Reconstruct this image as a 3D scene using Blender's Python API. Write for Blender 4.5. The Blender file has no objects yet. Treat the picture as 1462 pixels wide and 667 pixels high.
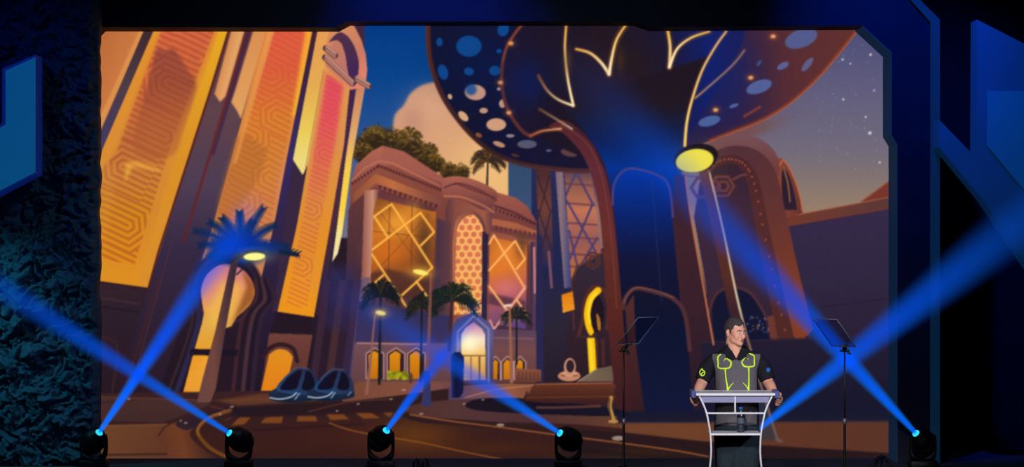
import bpy, bmesh, math, random
import numpy as np
from mathutils import Vector, Matrix, Quaternion
from mathutils.bvhtree import BVHTree

random.seed(7)
RNG = np.random.default_rng(7)
PI = math.pi

# =====================================================================
#  The moving picture on the LED wall: a generic desert city at dusk,
#  computed here as one colour per LED cell.  Coordinates are cell
#  coordinates of the wall (x right, y down).
# =====================================================================
PX0, PX1, PY0, PY1 = 132.0, 1278.0, 28.0, 655.5
SS = 1.6
CW = int((PX1 - PX0) * SS) // 2 * 2
CH = int((PY1 - PY0) * SS) // 2 * 2
CAN = np.zeros((CH, CW, 3), np.float32)


def blur_arr(a, s):
    if s <= 0:
        return a
    r = int(math.ceil(s * 2.5))
    k = np.exp(-0.5 * (np.arange(-r, r + 1) / s) ** 2)
    k /= k.sum()
    for ax in (0, 1):
        pad = [(0, 0)] * a.ndim
        pad[ax] = (r, r)
        b = np.pad(a, pad, mode='edge')
        out = np.zeros_like(a)
        n = a.shape[ax]
        for i, w in enumerate(k):
            out += w * (b[i:i + n] if ax == 0 else b[:, i:i + n])
        a = out
    return a


def _win(x0, y0, x1, y1):
    i0 = max(0, int((x0 - PX0) * SS)); i1 = min(CW, int((x1 - PX0) * SS) + 2)
    j0 = max(0, int((y0 - PY0) * SS)); j1 = min(CH, int((y1 - PY0) * SS) + 2)
    if i1 <= i0 or j1 <= j0:
        return None
    X = (PX0 + (np.arange(i0, i1) + .5) / SS)[None, :]
    Y = (PY0 + (np.arange(j0, j1) + .5) / SS)[:, None]
    return i0, i1, j0, j1, X, Y


def inside(pts, X, Y):
    m = np.zeros((Y.shape[0], X.shape[1]), bool)
    n = len(pts)
    for i in range(n):
        xa, ya = pts[i]; xb, yb = pts[(i + 1) % n]
        if ya == yb:
            continue
        c = ((ya > Y) != (yb > Y))
        xi = xa + (Y - ya) * (xb - xa) / (yb - ya)
        m ^= c & (X < xi)
    return m


def grad(spec, X, Y):
    if callable(spec):
        return spec(X, Y)
    if not isinstance(spec[0], str):
        return np.array(spec, np.float32)[None, None, :]
    if spec[0] == 'v':
        t = Y + 0 * X; st = spec[1:]
    elif spec[0] == 'h':
        t = X + 0 * Y; st = spec[1:]
    else:
        (ax, ay), (bx, by) = spec[1], spec[2]
        d2 = (bx - ax) ** 2 + (by - ay) ** 2
        t = ((X - ax) * (bx - ax) + (Y - ay) * (by - ay)) / d2; st = spec[3:]
    ks = [s[0] for s in st]
    return np.stack([np.interp(t, ks, [s[1][c] for s in st]) for c in range(3)], -1).astype(np.float32)


def comp(w, m, col, alpha):
    i0, i1, j0, j1, X, Y = w
    c = grad(col, X, Y)
    a = (m * alpha)[..., None]
    CAN[j0:j1, i0:i1] = CAN[j0:j1, i0:i1] * (1 - a) + c * a


def poly(pts, col, alpha=1., blur=0., clip=None):
    e = 3 * blur + 2
    xs = [p[0] for p in pts]; ys = [p[1] for p in pts]
    w = _win(min(xs) - e, min(ys) - e, max(xs) + e, max(ys) + e)
    if not w:
        return
    m = inside(pts, w[4], w[5]).astype(np.float32)
    if blur:
        m = blur_arr(m, blur * SS)
    if clip:
        m = m * inside(clip, w[4], w[5])
    comp(w, m, col, alpha)


def line(pts, wd, col, alpha=1., soft=.8, clip=None, w2=None):
    wmax = max(wd, w2 or 0)
    e = wmax + soft + 2
    xs = [p[0] for p in pts]; ys = [p[1] for p in pts]
    w = _win(min(xs) - e, min(ys) - e, max(xs) + e, max(ys) + e)
    if not w:
        return
    X, Y = w[4], w[5]
    best = np.full((Y.shape[0], X.shape[1]), -9e9, np.float32)
    n = len(pts) - 1
    for i in range(n):
        (ax, ay), (bx, by) = pts[i], pts[i + 1]
        d2 = (bx - ax) ** 2 + (by - ay) ** 2 + 1e-9
        t = np.clip(((X - ax) * (bx - ax) + (Y - ay) * (by - ay)) / d2, 0, 1)
        d = np.sqrt((X - ax - t * (bx - ax)) ** 2 + (Y - ay - t * (by - ay)) ** 2)
        hw = wd / 2 if w2 is None else (wd + (w2 - wd) * (i + t) / n) / 2
        best = np.maximum(best, hw - d)
    m = np.clip(best / soft + .5, 0, 1)
    if clip:
        m = m * inside(clip, X, Y)
    comp(w, m, col, alpha)


def ell(cx, cy, rx, ry, col, alpha=1., rot=0., soft=.08, clip=None):
    R = max(rx, ry) * 1.3 + 2
    w = _win(cx - R, cy - R, cx + R, cy + R)
    if not w:
        return
    X, Y = w[4], w[5]
    c, s = math.cos(rot), math.sin(rot)
    u = ((X - cx) * c + (Y - cy) * s) / rx; v = (-(X - cx) * s + (Y - cy) * c) / ry
    d = np.sqrt(u * u + v * v)
    m = np.clip((1 - d) / soft + .5, 0, 1)
    if clip:
        m = m * inside(clip, X, Y)
    comp(w, m, col, alpha)


def glow(cx, cy, rx, ry, col, alpha, rot=0.):
    R = max(rx, ry) * 2.6
    w = _win(cx - R, cy - R, cx + R, cy + R)
    if not w:
        return
    X, Y = w[4], w[5]
    c, s = math.cos(rot), math.sin(rot)
    u = ((X - cx) * c + (Y - cy) * s) / rx; v = (-(X - cx) * s + (Y - cy) * c) / ry
    comp(w, np.exp(-(u * u + v * v)).astype(np.float32), col, alpha)


def spl(pts, n=8, closed=False):
    """Catmull-Rom through the points."""
    out = []
    N = len(pts)
    rng = range(N if closed else N - 1)
    for i in rng:
        if closed:
            p = [pts[(i + k - 1) % N] for k in range(4)]
        else:
            p = [pts[min(max(i + k - 1, 0), N - 1)] for k in range(4)]
        for j in range(n):
            t = j / n
            q = []
            for c in range(len(pts[0])):
                a, b, d, e = (p[k][c] for k in range(4))
                q.append(.5 * (2 * b + (d - a) * t + (2 * a - 5 * b + 4 * d - e) * t * t + (3 * b - a - 3 * d + e) * t ** 3))
            out.append(tuple(q))
    if not closed:
        out.append(pts[-1])
    return out


def palm(cx, cy, r, col, hi, n=11, a0=-200, a1=20, trunk=None, seed=1, leaf=.30):
    rnd = random.Random(seed)
    if trunk:
        line([(cx, cy), trunk], max(2, r * .10), col, w2=max(2.2, r * .12))
    for i in range(n):
        a = math.radians(a0 + (a1 - a0) * i / (n - 1) + rnd.uniform(-9, 9))
        L = r * rnd.uniform(.8, 1.1)
        ex, ey = cx + L * math.cos(a), cy + L * math.sin(a) * .85
        mx, my = cx + L * .55 * math.cos(a), cy + L * .55 * math.sin(a) - L * .18
        ey += L * (.10 + .16 * abs(math.cos(a)))
        px, py = -(ey - cy) / L, (ex - cx) / L
        q = r * leaf * .36
        poly(spl([(cx, cy), (mx + px * q, my + py * q), (ex, ey), (mx - px * q * .8, my - py * q * .8)], 6, True),
             col if rnd.random() < .72 else hi)
        # leaflets make a ragged edge
        for k in range(7):
            t = .25 + .11 * k
            bx = (1 - t) ** 2 * cx + 2 * t * (1 - t) * mx + t * t * ex
            by = (1 - t) ** 2 * cy + 2 * t * (1 - t) * my + t * t * ey
            for sg in (-1, 1):
                ll = r * .26 * (1 - .5 * t)
                dx = (ex - cx) / L * .7 + sg * px * .7; dy = (ey - cy) / L * .7 + sg * py * .7
                line([(bx, by), (bx + dx * ll, by + dy * ll)], max(.9, r * .035), col if rnd.random() < .8 else hi, soft=.8)


def stripes(ph, amp, col, clip, fn):
    """thin inlay lines following level sets of fn inside the clip polygon"""
    xs = [p[0] for p in clip]; ys = [p[1] for p in clip]
    w = _win(min(xs), min(ys), max(xs), max(ys))
    if not w:
        return
    X, Y = w[4], w[5]
    v = fn(X, Y) / ph
    m = .5 + .5 * np.cos(2 * PI * v)
    m = np.clip((m - .40) * 2.6, 0, 1) * inside(clip, X, Y)
    comp(w, m.astype(np.float32), col, amp)


def hexfield(cens, slope, rad):
    nrm = math.hypot(1, slope)
    ux, uy = 1 / nrm, slope / nrm          # along a stripe
    def f(X, Y):
        base = -(X * -uy + Y * ux)
        out = base + 0 * X
        for (cx, cy, s) in cens:
            a = (X - cx) * ux + (Y - cy) * uy
            b = -(X - cx) * uy + (Y - cy) * ux
            h = np.maximum(np.abs(b), np.abs(b) * .5 + np.maximum(s * a, -1e3) * .87)
            out = np.where((h < rad) & (s * a > -rad * 1.2), h, out)
        return out
    return f


def paint():
    CAN[:] = (46, 32, 50)
    # ---------------- sky -------------------------------------------------
    poly([(132, 28), (800, 28), (800, 340), (132, 340)],
         ('v', (30, (8, 66, 138)), (110, (14, 76, 146)), (180, (45, 88, 150)), (240, (85, 105, 150)), (330, (120, 120, 150))))
    poly([(780, 28), (1278, 28), (1278, 420), (780, 420)],
         ('v', (40, (86, 86, 130)), (130, (106, 102, 138)), (220, (124, 116, 140)), (300, (158, 134, 128))))
    for _ in range(46):
        x = random.uniform(1165, 1262); y = random.uniform(60, 250)
        if x < 1222 - (y - 42) * .9:
            continue
        ell(x, y, .8, .8, (190, 190, 215), random.uniform(.25, .7), soft=1)
    for x, y, r in ((1242, 78, 1.7), (1241, 190, 2.2), (1202, 85, 1.5), (1203, 142, 1.5), (1235, 167, 1.4), (1247, 129, 1.2), (1255, 232, 1.4), (1213, 91, 1.2)):
        ell(x, y, r, r, (225, 225, 240), .95, soft=.8)
    # ---------------- cloud ----------------------------------------------
    cl = spl([(560, 190), (563, 165), (576, 150), (586, 133), (604, 121), (626, 118), (650, 130), (700, 140), (800, 200),
              (800, 330), (560, 330), (556, 220)], 8, True)
    poly(cl, ('l', (590, 120), (700, 280), (0, (208, 158, 146)), (.5, (222, 170, 142)), (1, (236, 186, 140))), 1, 1.6)
    glow(622, 150, 34, 26, (232, 178, 160), .55)
    glow(700, 235, 40, 40, (244, 200, 150), .6)
    glow(590, 175, 16, 22, (190, 138, 138), .5)
    poly([(725, 225), (765, 230), (770, 420), (725, 420)], ('v', (230, (58, 84, 116)), (330, (70, 90, 128)), (420, (60, 70, 110))))
    # ---------------- middle distance: dark glass tower -------------------
    poly([(758, 232), (905, 232), (905, 590), (758, 590)], ('v', (235, (48, 50, 92)), (380, (40, 44, 86)), (470, (52, 44, 66)), (590, (40, 30, 46))))  # bluish tint of the beams painted into the tower
    poly([(764, 240), (785, 240), (790, 380), (772, 380)], ('l', (764, 240), (790, 380), (0, (78, 48, 60)), (.4, (120, 70, 66)), (1, (52, 46, 86))))
    for a, b in (((766, 250), (784, 300)), ((784, 250), (768, 310)), ((768, 300), (788, 360)), ((786, 300), (770, 370))):
        line([a, b], 1.6, (52, 40, 70))
    poly([(792, 240), (803, 240), (817, 410), (805, 412)], ('h', (792, (120, 104, 140)), (800, (150, 120, 140)), (815, (60, 70, 130))))
    tri = [(805, 243), (843, 243), (858, 362), (826, 390), (815, 400)]
    poly(tri, ('v', (243, (92, 70, 104)), (262, (150, 98, 92)), (300, (196, 122, 104)), (345, (158, 98, 104)), (400, (200, 120, 70))))
    for y in (262, 290, 318, 338, 362, 380):
        line([(806, y), (860, y + 4)], 3, (112, 70, 92), .8, clip=tri)
    for a, b in (((822, 246), (806, 282)), ((822, 246), (846, 292)), ((808, 286), (850, 360)), ((846, 290), (812, 372)), ((812, 330), (826, 390)), ((852, 340), (818, 396))):
        line([a, b], 3, (84, 70, 122), clip=tri)
    poly([(843, 243), (852, 243), (864, 352), (857, 356)], ('v', (243, (70, 60, 120)), (300, (160, 120, 120)), (356, (140, 110, 130))))
    line([(783, 360), (787, 410)], 4, (150, 96, 130), .8)
    # ---------------- tall plain block with the arch ----------------------
    blk = [(815, 400), (822, 380), (838, 372), (862, 360), (880, 420), (892, 590), (800, 590)]
    poly(blk, ('v', (360, (60, 48, 72)), (470, (58, 40, 58)), (590, (46, 30, 42))))
    line([(815, 400), (824, 381), (864, 358)], 2.5, (110, 66, 62))
    line([(815, 400), (819, 470)], 2, (110, 66, 60), .7)
    for r in (12, 7):
        hx = [(846 + r * .9 * math.cos(math.radians(60 * k + 20)), 372 + r * math.sin(math.radians(60 * k + 20))) for k in range(7)]
        line(hx, 2.6, (96, 54, 58))
    poly([(801, 421), (817, 416), (820, 442), (803, 447)], ('v', (415, (226, 128, 30)), (447, (240, 160, 50))))
    # keyhole arch with lit left reveal
    line(spl([(826, 478), (832, 452), (834, 430), (846, 410), (862, 416), (868, 440), (866, 470)], 8), 5, (92, 50, 52))
    poly(spl([(846, 420), (856, 424), (862, 445), (858, 470), (845, 472), (842, 445)], 6, True), (40, 26, 46))
    line(spl([(853, 415), (843, 426), (838, 445), (839, 462), (843, 474)], 8), 10, (250, 196, 26), w2=8.5)
    line(spl([(851, 418), (843, 429), (840, 445), (842, 462)], 8), 3.5, (255, 226, 70), .8)
    line([(843, 484), (846, 531)], 11, (250, 200, 30))
    line([(842, 486), (845, 528)], 3.5, (255, 226, 70), .7)
    poly(spl([(851, 448), (856, 456), (857, 470), (853, 470)], 6, True), (180, 120, 50))
    line([(822, 481), (848, 481), (850, 477)], 3, (74, 46, 56))
    line([(851, 486), (852, 525)], 3, (96, 54, 50)); line([(860, 486), (861, 520)], 5, (84, 46, 48))
    poly([(824, 545), (850, 527), (880, 521), (880, 545)], ('l', (824, 545), (880, 521), (0, (132, 114, 104)), (1, (110, 90, 84))))
    line([(824, 545), (852, 527)], 1.6, (168, 150, 140), .8)
    # pale round seat pod
    ell(812, 537, 16, 7.5, (198, 140, 124)); ell(814, 534, 12, 4, (214, 160, 144))
    ell(813, 524, 8.5, 12.5, (204, 148, 134)); ell(813.5, 523, 5.8, 9, (56, 38, 58))
    line([(801, 536), (806, 537)], 2, (150, 84, 74)); line([(818, 537), (824, 536)], 2, (150, 84, 74))

    # ---------------- low building with lit windows -----------------------
    for (x, y, r, s) in ((528, 204, 22, 3), (548, 200, 24, 4), (567, 205, 20, 5), (588, 212, 20, 6), (606, 222, 17, 7), (622, 232, 13, 8), (640, 243, 13, 9), (658, 246, 12, 10), (518, 218, 14, 11)):
        rn = random.Random(s)
        ell(x, y + r * .2, r * .95, r * .85, (58, 44, 36), 1, soft=.4)
        for k in range(90):
            a = rn.uniform(0, 2 * PI); q = r * math.sqrt(rn.random()); hh = -math.sin(a) * q / r
            c = ((58, 44, 34), (80, 62, 36), (108, 82, 40), (142, 108, 46), (66, 48, 46))[min(4, max(0, int(1.6 + 1.6 * hh + rn.uniform(-1, 1.4))))]
            px, py = x + q * math.cos(a), y + q * math.sin(a); t = rn.uniform(0, 2 * PI); L = rn.uniform(2.5, 5)
            line([(px, py), (px + L * math.cos(t), py + L * .7 * math.sin(t))], 2.2, c, .85, w2=.8)
    palm(534, 190, 16, (92, 74, 40), (150, 116, 52), 8, seed=2)
    palm(585, 196, 19, (84, 66, 40), (140, 108, 48), 9, seed=3)
    palm(612, 215, 15, (84, 64, 40), (140, 106, 48), 9, seed=4)
    palm(696, 231, 25, (62, 48, 42), (110, 78, 44), 13, trunk=(695, 264), seed=5, a0=-215, a1=35)
    facade = [(500, 262), (520, 238), (546, 222), (632, 256), (712, 276), (766, 316), (766, 575), (490, 575)]
    poly(facade, ('v', (225, (156, 90, 80)), (290, (136, 76, 74)), (380, (104, 64, 78)), (470, (78, 52, 78)), (575, (92, 60, 70))))
    # left return wall
    poly([(497, 300), (520, 262), (524, 480), (512, 545), (488, 545)], ('v', (262, (112, 66, 70)), (400, (74, 50, 74)), (545, (60, 44, 80))))
    # roof mass
    poly([(500, 262), (508, 236), (530, 216), (546, 208), (576, 216), (632, 253), (634, 272), (560, 236), (538, 238), (500, 266)],
         ('v', (208, (182, 112, 102)), (250, (160, 94, 92)), (270, (130, 76, 80))))
    poly([(546, 208), (576, 216), (632, 253), (632, 262), (560, 230), (545, 226)], (168, 100, 96), .8)
    line([(502, 258), (520, 240), (541, 230), (560, 233), (628, 266)], 2, (206, 130, 104), .7)
    for k in range(22):
        t = k / 21
        x = 541 + 87 * t; y = 236 + 34 * t
        ell(x, y + 1, 1.6, 2.4, (84, 44, 58), .9, soft=.6)
    for k in range(9):
        t = k / 8
        ell(503 + 35 * t, 262 - 24 * t, 1.6, 2.4, (84, 44, 58), .9, soft=.6)
    poly([(504, 276), (536, 248), (634, 286), (634, 296), (536, 262), (504, 290)], ('h', (504, (150, 88, 72)), (560, (196, 118, 82)), (634, (130, 76, 78))))
    poly([(534, 268), (620, 296), (620, 306), (532, 280)], (110, 62, 74))
    for k in range(12):
        t = k / 11
        poly([(540 + 80 * t, 264 + 27 * t), (545 + 80 * t, 265 + 27 * t), (541 + 80 * t, 273 + 27 * t)], (92, 48, 60))
    # right roof
    poly([(704, 300), (706, 274), (735, 282), (752, 294), (763, 312), (764, 320), (735, 306)], ('v', (274, (168, 98, 92)), (318, (140, 80, 84))))
    line([(706, 294), (735, 304), (764, 320)], 3, (96, 52, 64))
    for k in range(11):
        ell(708 + 54 * k / 10, 299 + 20 * k / 10, 1.4, 2, (70, 36, 54), .9, soft=.6)
    poly([(702, 312), (736, 318), (766, 330), (766, 336), (736, 330), (702, 322)], (176, 104, 86))
    for k in range(9):
        poly([(706 + 54 * k / 8, 322 + 10 * k / 8), (711 + 54 * k / 8, 323 + 10 * k / 8), (708 + 54 * k / 8, 331 + 10 * k / 8)], (104, 56, 66))
    poly([(700, 330), (765, 344), (765, 352), (700, 340)], (150, 88, 82))
    # round centre bay
    poly([(640, 282), (704, 298), (700, 330), (700, 480), (634, 480), (636, 300)], ('h', (634, (96, 60, 74)), (650, (142, 84, 82)), (690, (164, 98, 88)), (703, (110, 70, 84))))
    poly(spl([(631, 258), (645, 252), (668, 254), (694, 264), (710, 276), (706, 290), (690, 300), (660, 286), (634, 282)], 6, True),
         ('v', (252, (176, 106, 98)), (275, (150, 88, 86)), (298, (116, 68, 78))))
    line(spl([(634, 268), (655, 262), (685, 272), (708, 286)], 8), 2.5, (110, 62, 72))
    for k in range(13):
        t = k / 12
        ell(650 + 54 * t, 262 + 20 * t, 2, 1.4, (96, 52, 66), .9, soft=.6)
    line(spl([(634, 280), (660, 282), (690, 294), (704, 303)], 8), 3, (200, 122, 100), .75)
    # big window, left
    wl = [(533, 283), (622, 303), (618, 400), (614, 428), (518, 418), (522, 392)]
    poly(wl, ('l', (533, 283), (600, 420), (0, (140, 84, 44)), (.3, (206, 122, 48)), (.6, (176, 98, 46)), (1, (96, 58, 46))))
    glow(566, 318, 22, 20, (242, 168, 70), .75); glow(552, 360, 26, 18, (222, 122, 40), .6); glow(590, 300, 10, 14, (238, 170, 80), .4)
    glow(606, 345, 12, 40, (84, 62, 48), .75)
    poly([(520, 392), (552, 384), (616, 398), (614, 428), (518, 418)], (82, 50, 54), .75, 2)
    for x in (556, 588):
        line([(x, 286), (x - 2, 420)], 1.2, (96, 58, 46), .7)
    line([(530, 330), (620, 340)], 1.2, (96, 58, 46), .6); line([(540, 300), (612, 395)], .9, (110, 66, 44), .6); line([(612, 306), (532, 392)], .9, (110, 66, 44), .6)
    nc = (255, 196, 96)
    def neon(pts, c=nc):
        line(pts, 4.6, (240, 140, 60), .35, 2.4)
        line(pts, 2.3, c)
    neon([(554, 340), (534, 309), (558.6, 291.5), (616, 381)])
    neon([(600, 351), (619.5, 331.5), (600, 304), (528, 359), (563, 412), (591, 456)])
    neon([(617, 382), (573, 422)]); neon([(547, 393), (522, 415)]); neon([(594, 402), (612, 427)])
    # centre screen with honeycomb lattice
    arch = spl([(648, 449), (651, 345), (654, 322), (663, 311), (673, 306), (683, 314), (689, 328), (690, 350), (687, 449)], 5)
    fr = [(645, 450)] + spl([(646, 345), (650, 316), (662, 305), (673, 300), (686, 309), (693, 326), (695, 350)], 5) + [(692, 450)]
    poly(fr, ('h', (646, (184, 112, 94)), (690, (120, 70, 76))))
    poly(arch, ('v', (306, (222, 122, 108)), (370, (222, 132, 104)), (449, (222, 142, 84))))
    R = 6.4
    for j in range(-1, 18):
        for i in range(-1, 6):
            cx = 648 + i * R * 1.75 + (j % 2) * R * .87; cy = 306 + j * R * 1.5
            hx = [(cx + R * .86 * math.sin(PI / 3 * k), cy + R * .86 * math.cos(PI / 3 * k)) for k in range(7)]
            line(hx, 1.5, (255, 200, 126), .95, clip=arch)
            ell(cx, cy, 3.2, 3.2, (214, 112, 94), .45, clip=arch, soft=.5)
    poly([(688, 330), (697, 335), (694, 470), (687, 460)], (52, 40, 72))  # blue beam tint painted into this column
    poly([(624, 312), (643, 318), (640, 480), (618, 480)], ('h', (618, (72, 54, 86)), (640, (104, 66, 80))))
    # big window, right
    wr = [(699, 338), (752, 350), (750, 470), (697, 462)]
    poly(wr, ('l', (700, 338), (740, 470), (0, (196, 112, 50)), (.35, (226, 128, 56)), (.6, (186, 100, 110)), (1, (96, 74, 140))))
    glow(722, 360, 16, 16, (240, 150, 66), .6); glow(722, 412, 20, 14, (226, 130, 150), .55); glow(744, 350, 9, 20, (104, 68, 56), .7)
    poly([(697, 418), (750, 430), (750, 445), (697, 434)], (78, 48, 76), .7, 1.5)
    nr = (255, 190, 132)
    neon([(698, 348), (704.6, 336), (749, 412), (725, 444)], nr)
    neon([(698, 386), (735, 344), (749, 370), (737, 384)], nr)
    neon([(698, 409), (725, 446)], nr); neon([(749.5, 409), (705, 470), (699, 458)], (230, 160, 190)); neon([(737, 428), (753, 451)], nr)
    # columns
    poly([(520, 272), (542, 270), (533, 300), (528, 420), (515, 420)], ('h', (515, (150, 90, 90)), (532, (206, 150, 140)), (541, (120, 72, 80))))
    poly([(515, 396), (528, 396), (520, 540), (498, 540)], ('h', (500, (86, 70, 110)), (520, (124, 96, 124))))
    poly([(757, 346), (767, 344), (765, 362), (764, 540), (757, 540)], ('h', (757, (60, 52, 90)), (766, (130, 80, 100))))
    line([(762, 354), (763, 418)], 3, (226, 150, 160), .85)
    poly([(766, 330), (774, 340), (776, 560), (762, 560)], (48, 46, 88))
    # lower storey
    low = [(512, 430), (645, 452), (645, 552), (500, 552)]
    poly(low, ('v', (430, (58, 54, 96)), (488, (66, 58, 104)), (492, (120, 84, 104)), (552, (104, 70, 80))))
    line([(510, 490), (612, 492)], 2.4, (206, 150, 150), .7)
    poly([(695, 470), (765, 472), (765, 552), (690, 552)], ('v', (470, (96, 72, 108)), (500, (124, 82, 92)), (552, (100, 66, 74))))
    line([(695, 482), (760, 484)], 2.4, (150, 110, 130), .6)
    def smallarch(cx, y0, y1, w, c1=(226, 150, 34), fc=(186, 146, 160)):
        f = [(cx - w / 2, y1), (cx - w / 2, y0 + 8), (cx, y0), (cx + w / 2, y0 + 8), (cx + w / 2, y1)]
        poly(f, (60, 38, 50)); line(f, 2, fc)
        g = [(cx - w / 2 + 3, y1), (cx - w / 2 + 3, y0 + 10), (cx - 1, y0 + 4), (cx + w / 4, y0 + 8), (cx + w / 4 - 1, y1)]
        poly(g, ('v', (y0, c1), (y1, (196, 118, 26))))
    for cx in (535, 565, 594):
        smallarch(cx, 497, 541, 25)
    for cx, w in ((707, 14), (724, 17), (742, 16)):
        smallarch(cx, 509, 542, w)
    poly([(736, 526), (772, 528), (772, 545), (736, 545)], ('v', (526, (150, 92, 76)), (545, (112, 66, 62))))
    for k in range(6):
        line([(740 + 5.5 * k, 531), (740 + 5.5 * k, 543)], 1.4, (90, 52, 56), .8)
    # entrance
    ent = [(644, 545), (645, 466), (652, 456), (676, 445), (700, 462), (704, 472), (704, 545)]
    poly(ent, ('l', (644, 450), (704, 545), (0, (70, 70, 116)), (.5, (104, 100, 150)), (1, (76, 62, 96))))
    line([(652, 545), (653, 474), (676, 451), (697, 470), (697, 545)], 3, (146, 140, 190), .8)
    eg = [(659, 543), (658, 478), (664, 468), (676, 460), (688, 470), (692, 478), (693, 543)]
    poly(eg, ('v', (460, (190, 130, 190)), (485, (250, 226, 226)), (505, (244, 202, 130)), (543, (206, 150, 84))))
    glow(669, 491, 13, 12, (255, 250, 235), .95)
    line([(661, 508), (692, 508)], 1.8, (150, 96, 76)); line([(672, 510), (672, 543)], 1.6, (150, 96, 70)); line([(684, 510), (684, 543)], 2.4, (120, 76, 70))
    # hedge
    for k in range(60):
        ell(random.uniform(554, 582), random.uniform(531, 541), 2.6, 2.2, ((150, 146, 30), (116, 116, 26), (176, 170, 44))[k % 3], .9, soft=.5)

    # ---------------- left tower -------------------------------------------
    poly([(132, 28), (520, 28), (520, 120), (487, 330), (476, 380), (500, 420), (498, 585), (132, 585)],
         ('v', (30, (70, 48, 78)), (300, (66, 46, 74)), (420, (50, 34, 54)), (585, (38, 26, 44))))
    poly([(132, 28), (212, 28), (142, 203), (132, 216)], ('l', (140, 60), (195, 85), (0, (190, 114, 74)), (.75, (206, 128, 82)), (.8, (222, 152, 96)), (1, (214, 144, 92))))
    poly([(212, 28), (226, 28), (132, 246), (132, 214)], ('l', (140, 200), (220, 45), (0, (76, 66, 110)), (.5, (88, 68, 88)), (1, (70, 48, 62))))
    # panel 1
    p1 = [(226, 28), (332, 28), (211, 411), (132, 400), (132, 246)]
    poly(p1, ('v', (40, (226, 152, 58)), (200, (220, 148, 66)), (300, (214, 142, 62)), (411, (224, 150, 44))))
    poly([(318, 28), (334, 28), (213, 411), (196, 408), (245, 240)], ('v', (40, (232, 178, 46)), (200, (222, 154, 50)), (410, (218, 148, 60))), .9, 1.5)
    i1 = [(236, 28), (312, 28), (240, 218), (192, 378), (132, 368), (132, 255), (166, 218)]
    poly(i1, ('v', (40, (220, 112, 84)), (110, (206, 112, 74)), (200, (198, 120, 74)), (260, (206, 138, 66)), (300, (212, 144, 40)), (378, (222, 146, 36))), 1, 3)
    f1 = hexfield([(240, 118, -1), (236, 196, 1), (176, 238, -1), (182, 322, 1), (283, 84, 1)], .47, 36)
    stripes(8.6, .5, (170, 74, 60), i1, f1)
    sh = spl([(224, 70), (236, 73), (246, 69), (256, 80), (268, 100), (280, 118), (278, 134), (262, 184), (246, 222), (200, 226), (190, 200), (206, 140), (216, 100)], 6, True)
    poly(sh, ('v', (66, (112, 58, 72)), (120, (130, 66, 66)), (170, (170, 92, 66)), (226, (180, 104, 64))), .5, 1.8)
    poly([(178, 232), (196, 230), (232, 242), (226, 246), (190, 238), (178, 262)], (240, 186, 84), .6, 2)
    poly([(140, 400), (140, 222), (152, 230), (168, 236), (158, 300)], (226, 160, 84), .25, 4)
    line([(132, 402), (212, 413)], 4, (58, 36, 50))
    # pilaster between the panels
    poly([(332, 28), (386, 28), (304, 322), (270, 430), (222, 575), (160, 575), (212, 411)], ('v', (40, (96, 56, 74)), (160, (104, 74, 92)), (260, (88, 70, 100)), (360, (62, 48, 80)), (575, (46, 30, 48))))
    poly([(334, 28), (354, 28), (322, 138), (314, 146), (306, 134)], ('l', (310, 100), (345, 110), (0, (214, 140, 96)), (.5, (230, 170, 122)), (1, (170, 104, 84))), 1, .8)
    poly([(366, 28), (386, 28), (344, 170), (338, 158), (330, 146), (336, 128)], ('v', (40, (220, 150, 98)), (170, (228, 168, 118))), 1, .8)
    line([(331, 28), (300, 130), (226, 360), (212, 411)], 3, (84, 34, 44), .9)
    line([(356, 28), (330, 120), (300, 220), (262, 345)], 4, (110, 40, 44), .75)
    line([(360, 28), (334, 120), (304, 220)], 4.5, (72, 44, 84), .8)
    line([(245, 345), (186, 560)], 2, (92, 54, 70), .6); line([(226, 400), (182, 545)], 5, (78, 42, 52), .5)
    # panel 2
    p2 = [(384, 28), (450, 28), (409, 228), (391, 322), (372, 400), (285, 380), (304, 322)]
    poly(p2, ('v', (40, (228, 132, 80)), (150, (226, 142, 80)), (260, (214, 140, 84)), (345, (208, 136, 100))))
    i2 = [(392, 28), (446, 28), (404, 228), (384, 330), (296, 362), (312, 300)]
    poly(i2, ('v', (40, (228, 100, 84)), (100, (222, 104, 78)), (170, (220, 138, 62)), (230, (212, 142, 66)), (330, (210, 138, 94))), 1, 2)
    stripes(7.8, .48, (206, 92, 66), i2, hexfield([(388, 106, 1), (360, 196, 1), (395, 165, -1), (384, 254, -1), (348, 290, 1)], .52, 26))
    poly([(336, 196), (352, 190), (382, 214), (372, 250), (340, 300), (304, 330), (312, 280)], (176, 108, 62), .45, 2)
    poly([(386, 28), (396, 28), (338, 232), (332, 236)], ('v', (40, (232, 164, 100)), (236, (222, 150, 90))), .8, 1)
    poly([(438, 28), (450, 28), (424, 165), (416, 168)], (250, 190, 60), .75, 2)
    glow(404, 270, 10, 40, (216, 140, 150), .4)
    # dark rib
    poly([(449, 28), (457, 28), (420, 228), (413, 300), (396, 420), (380, 560), (330, 560), (372, 400), (391, 322), (410, 222)],
         ('v', (40, (70, 40, 66)), (220, (64, 50, 110)), (320, (58, 44, 84)), (560, (40, 28, 50))))
    # bright pilaster
    poly([(456, 28), (474, 28), (466, 100), (444, 224), (432, 250), (418, 228)], ('v', (40, (232, 162, 104)), (120, (230, 176, 100)), (190, (236, 208, 110)), (230, (240, 220, 150))))
    line([(462, 100), (436, 240)], 1.2, (170, 110, 80), .8)
    poly([(418, 228), (432, 252), (438, 262), (424, 330), (398, 445), (388, 445), (396, 400), (408, 300)], (64, 46, 76))
    # panel 3
    p3 = [(464, 94), (503, 118), (492, 200), (470, 330), (448, 453), (396, 445), (424, 320), (440, 228)]
    poly(p3, ('v', (94, (226, 160, 96)), (200, (222, 152, 96)), (330, (228, 150, 56)), (452, (236, 156, 40))))
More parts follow.
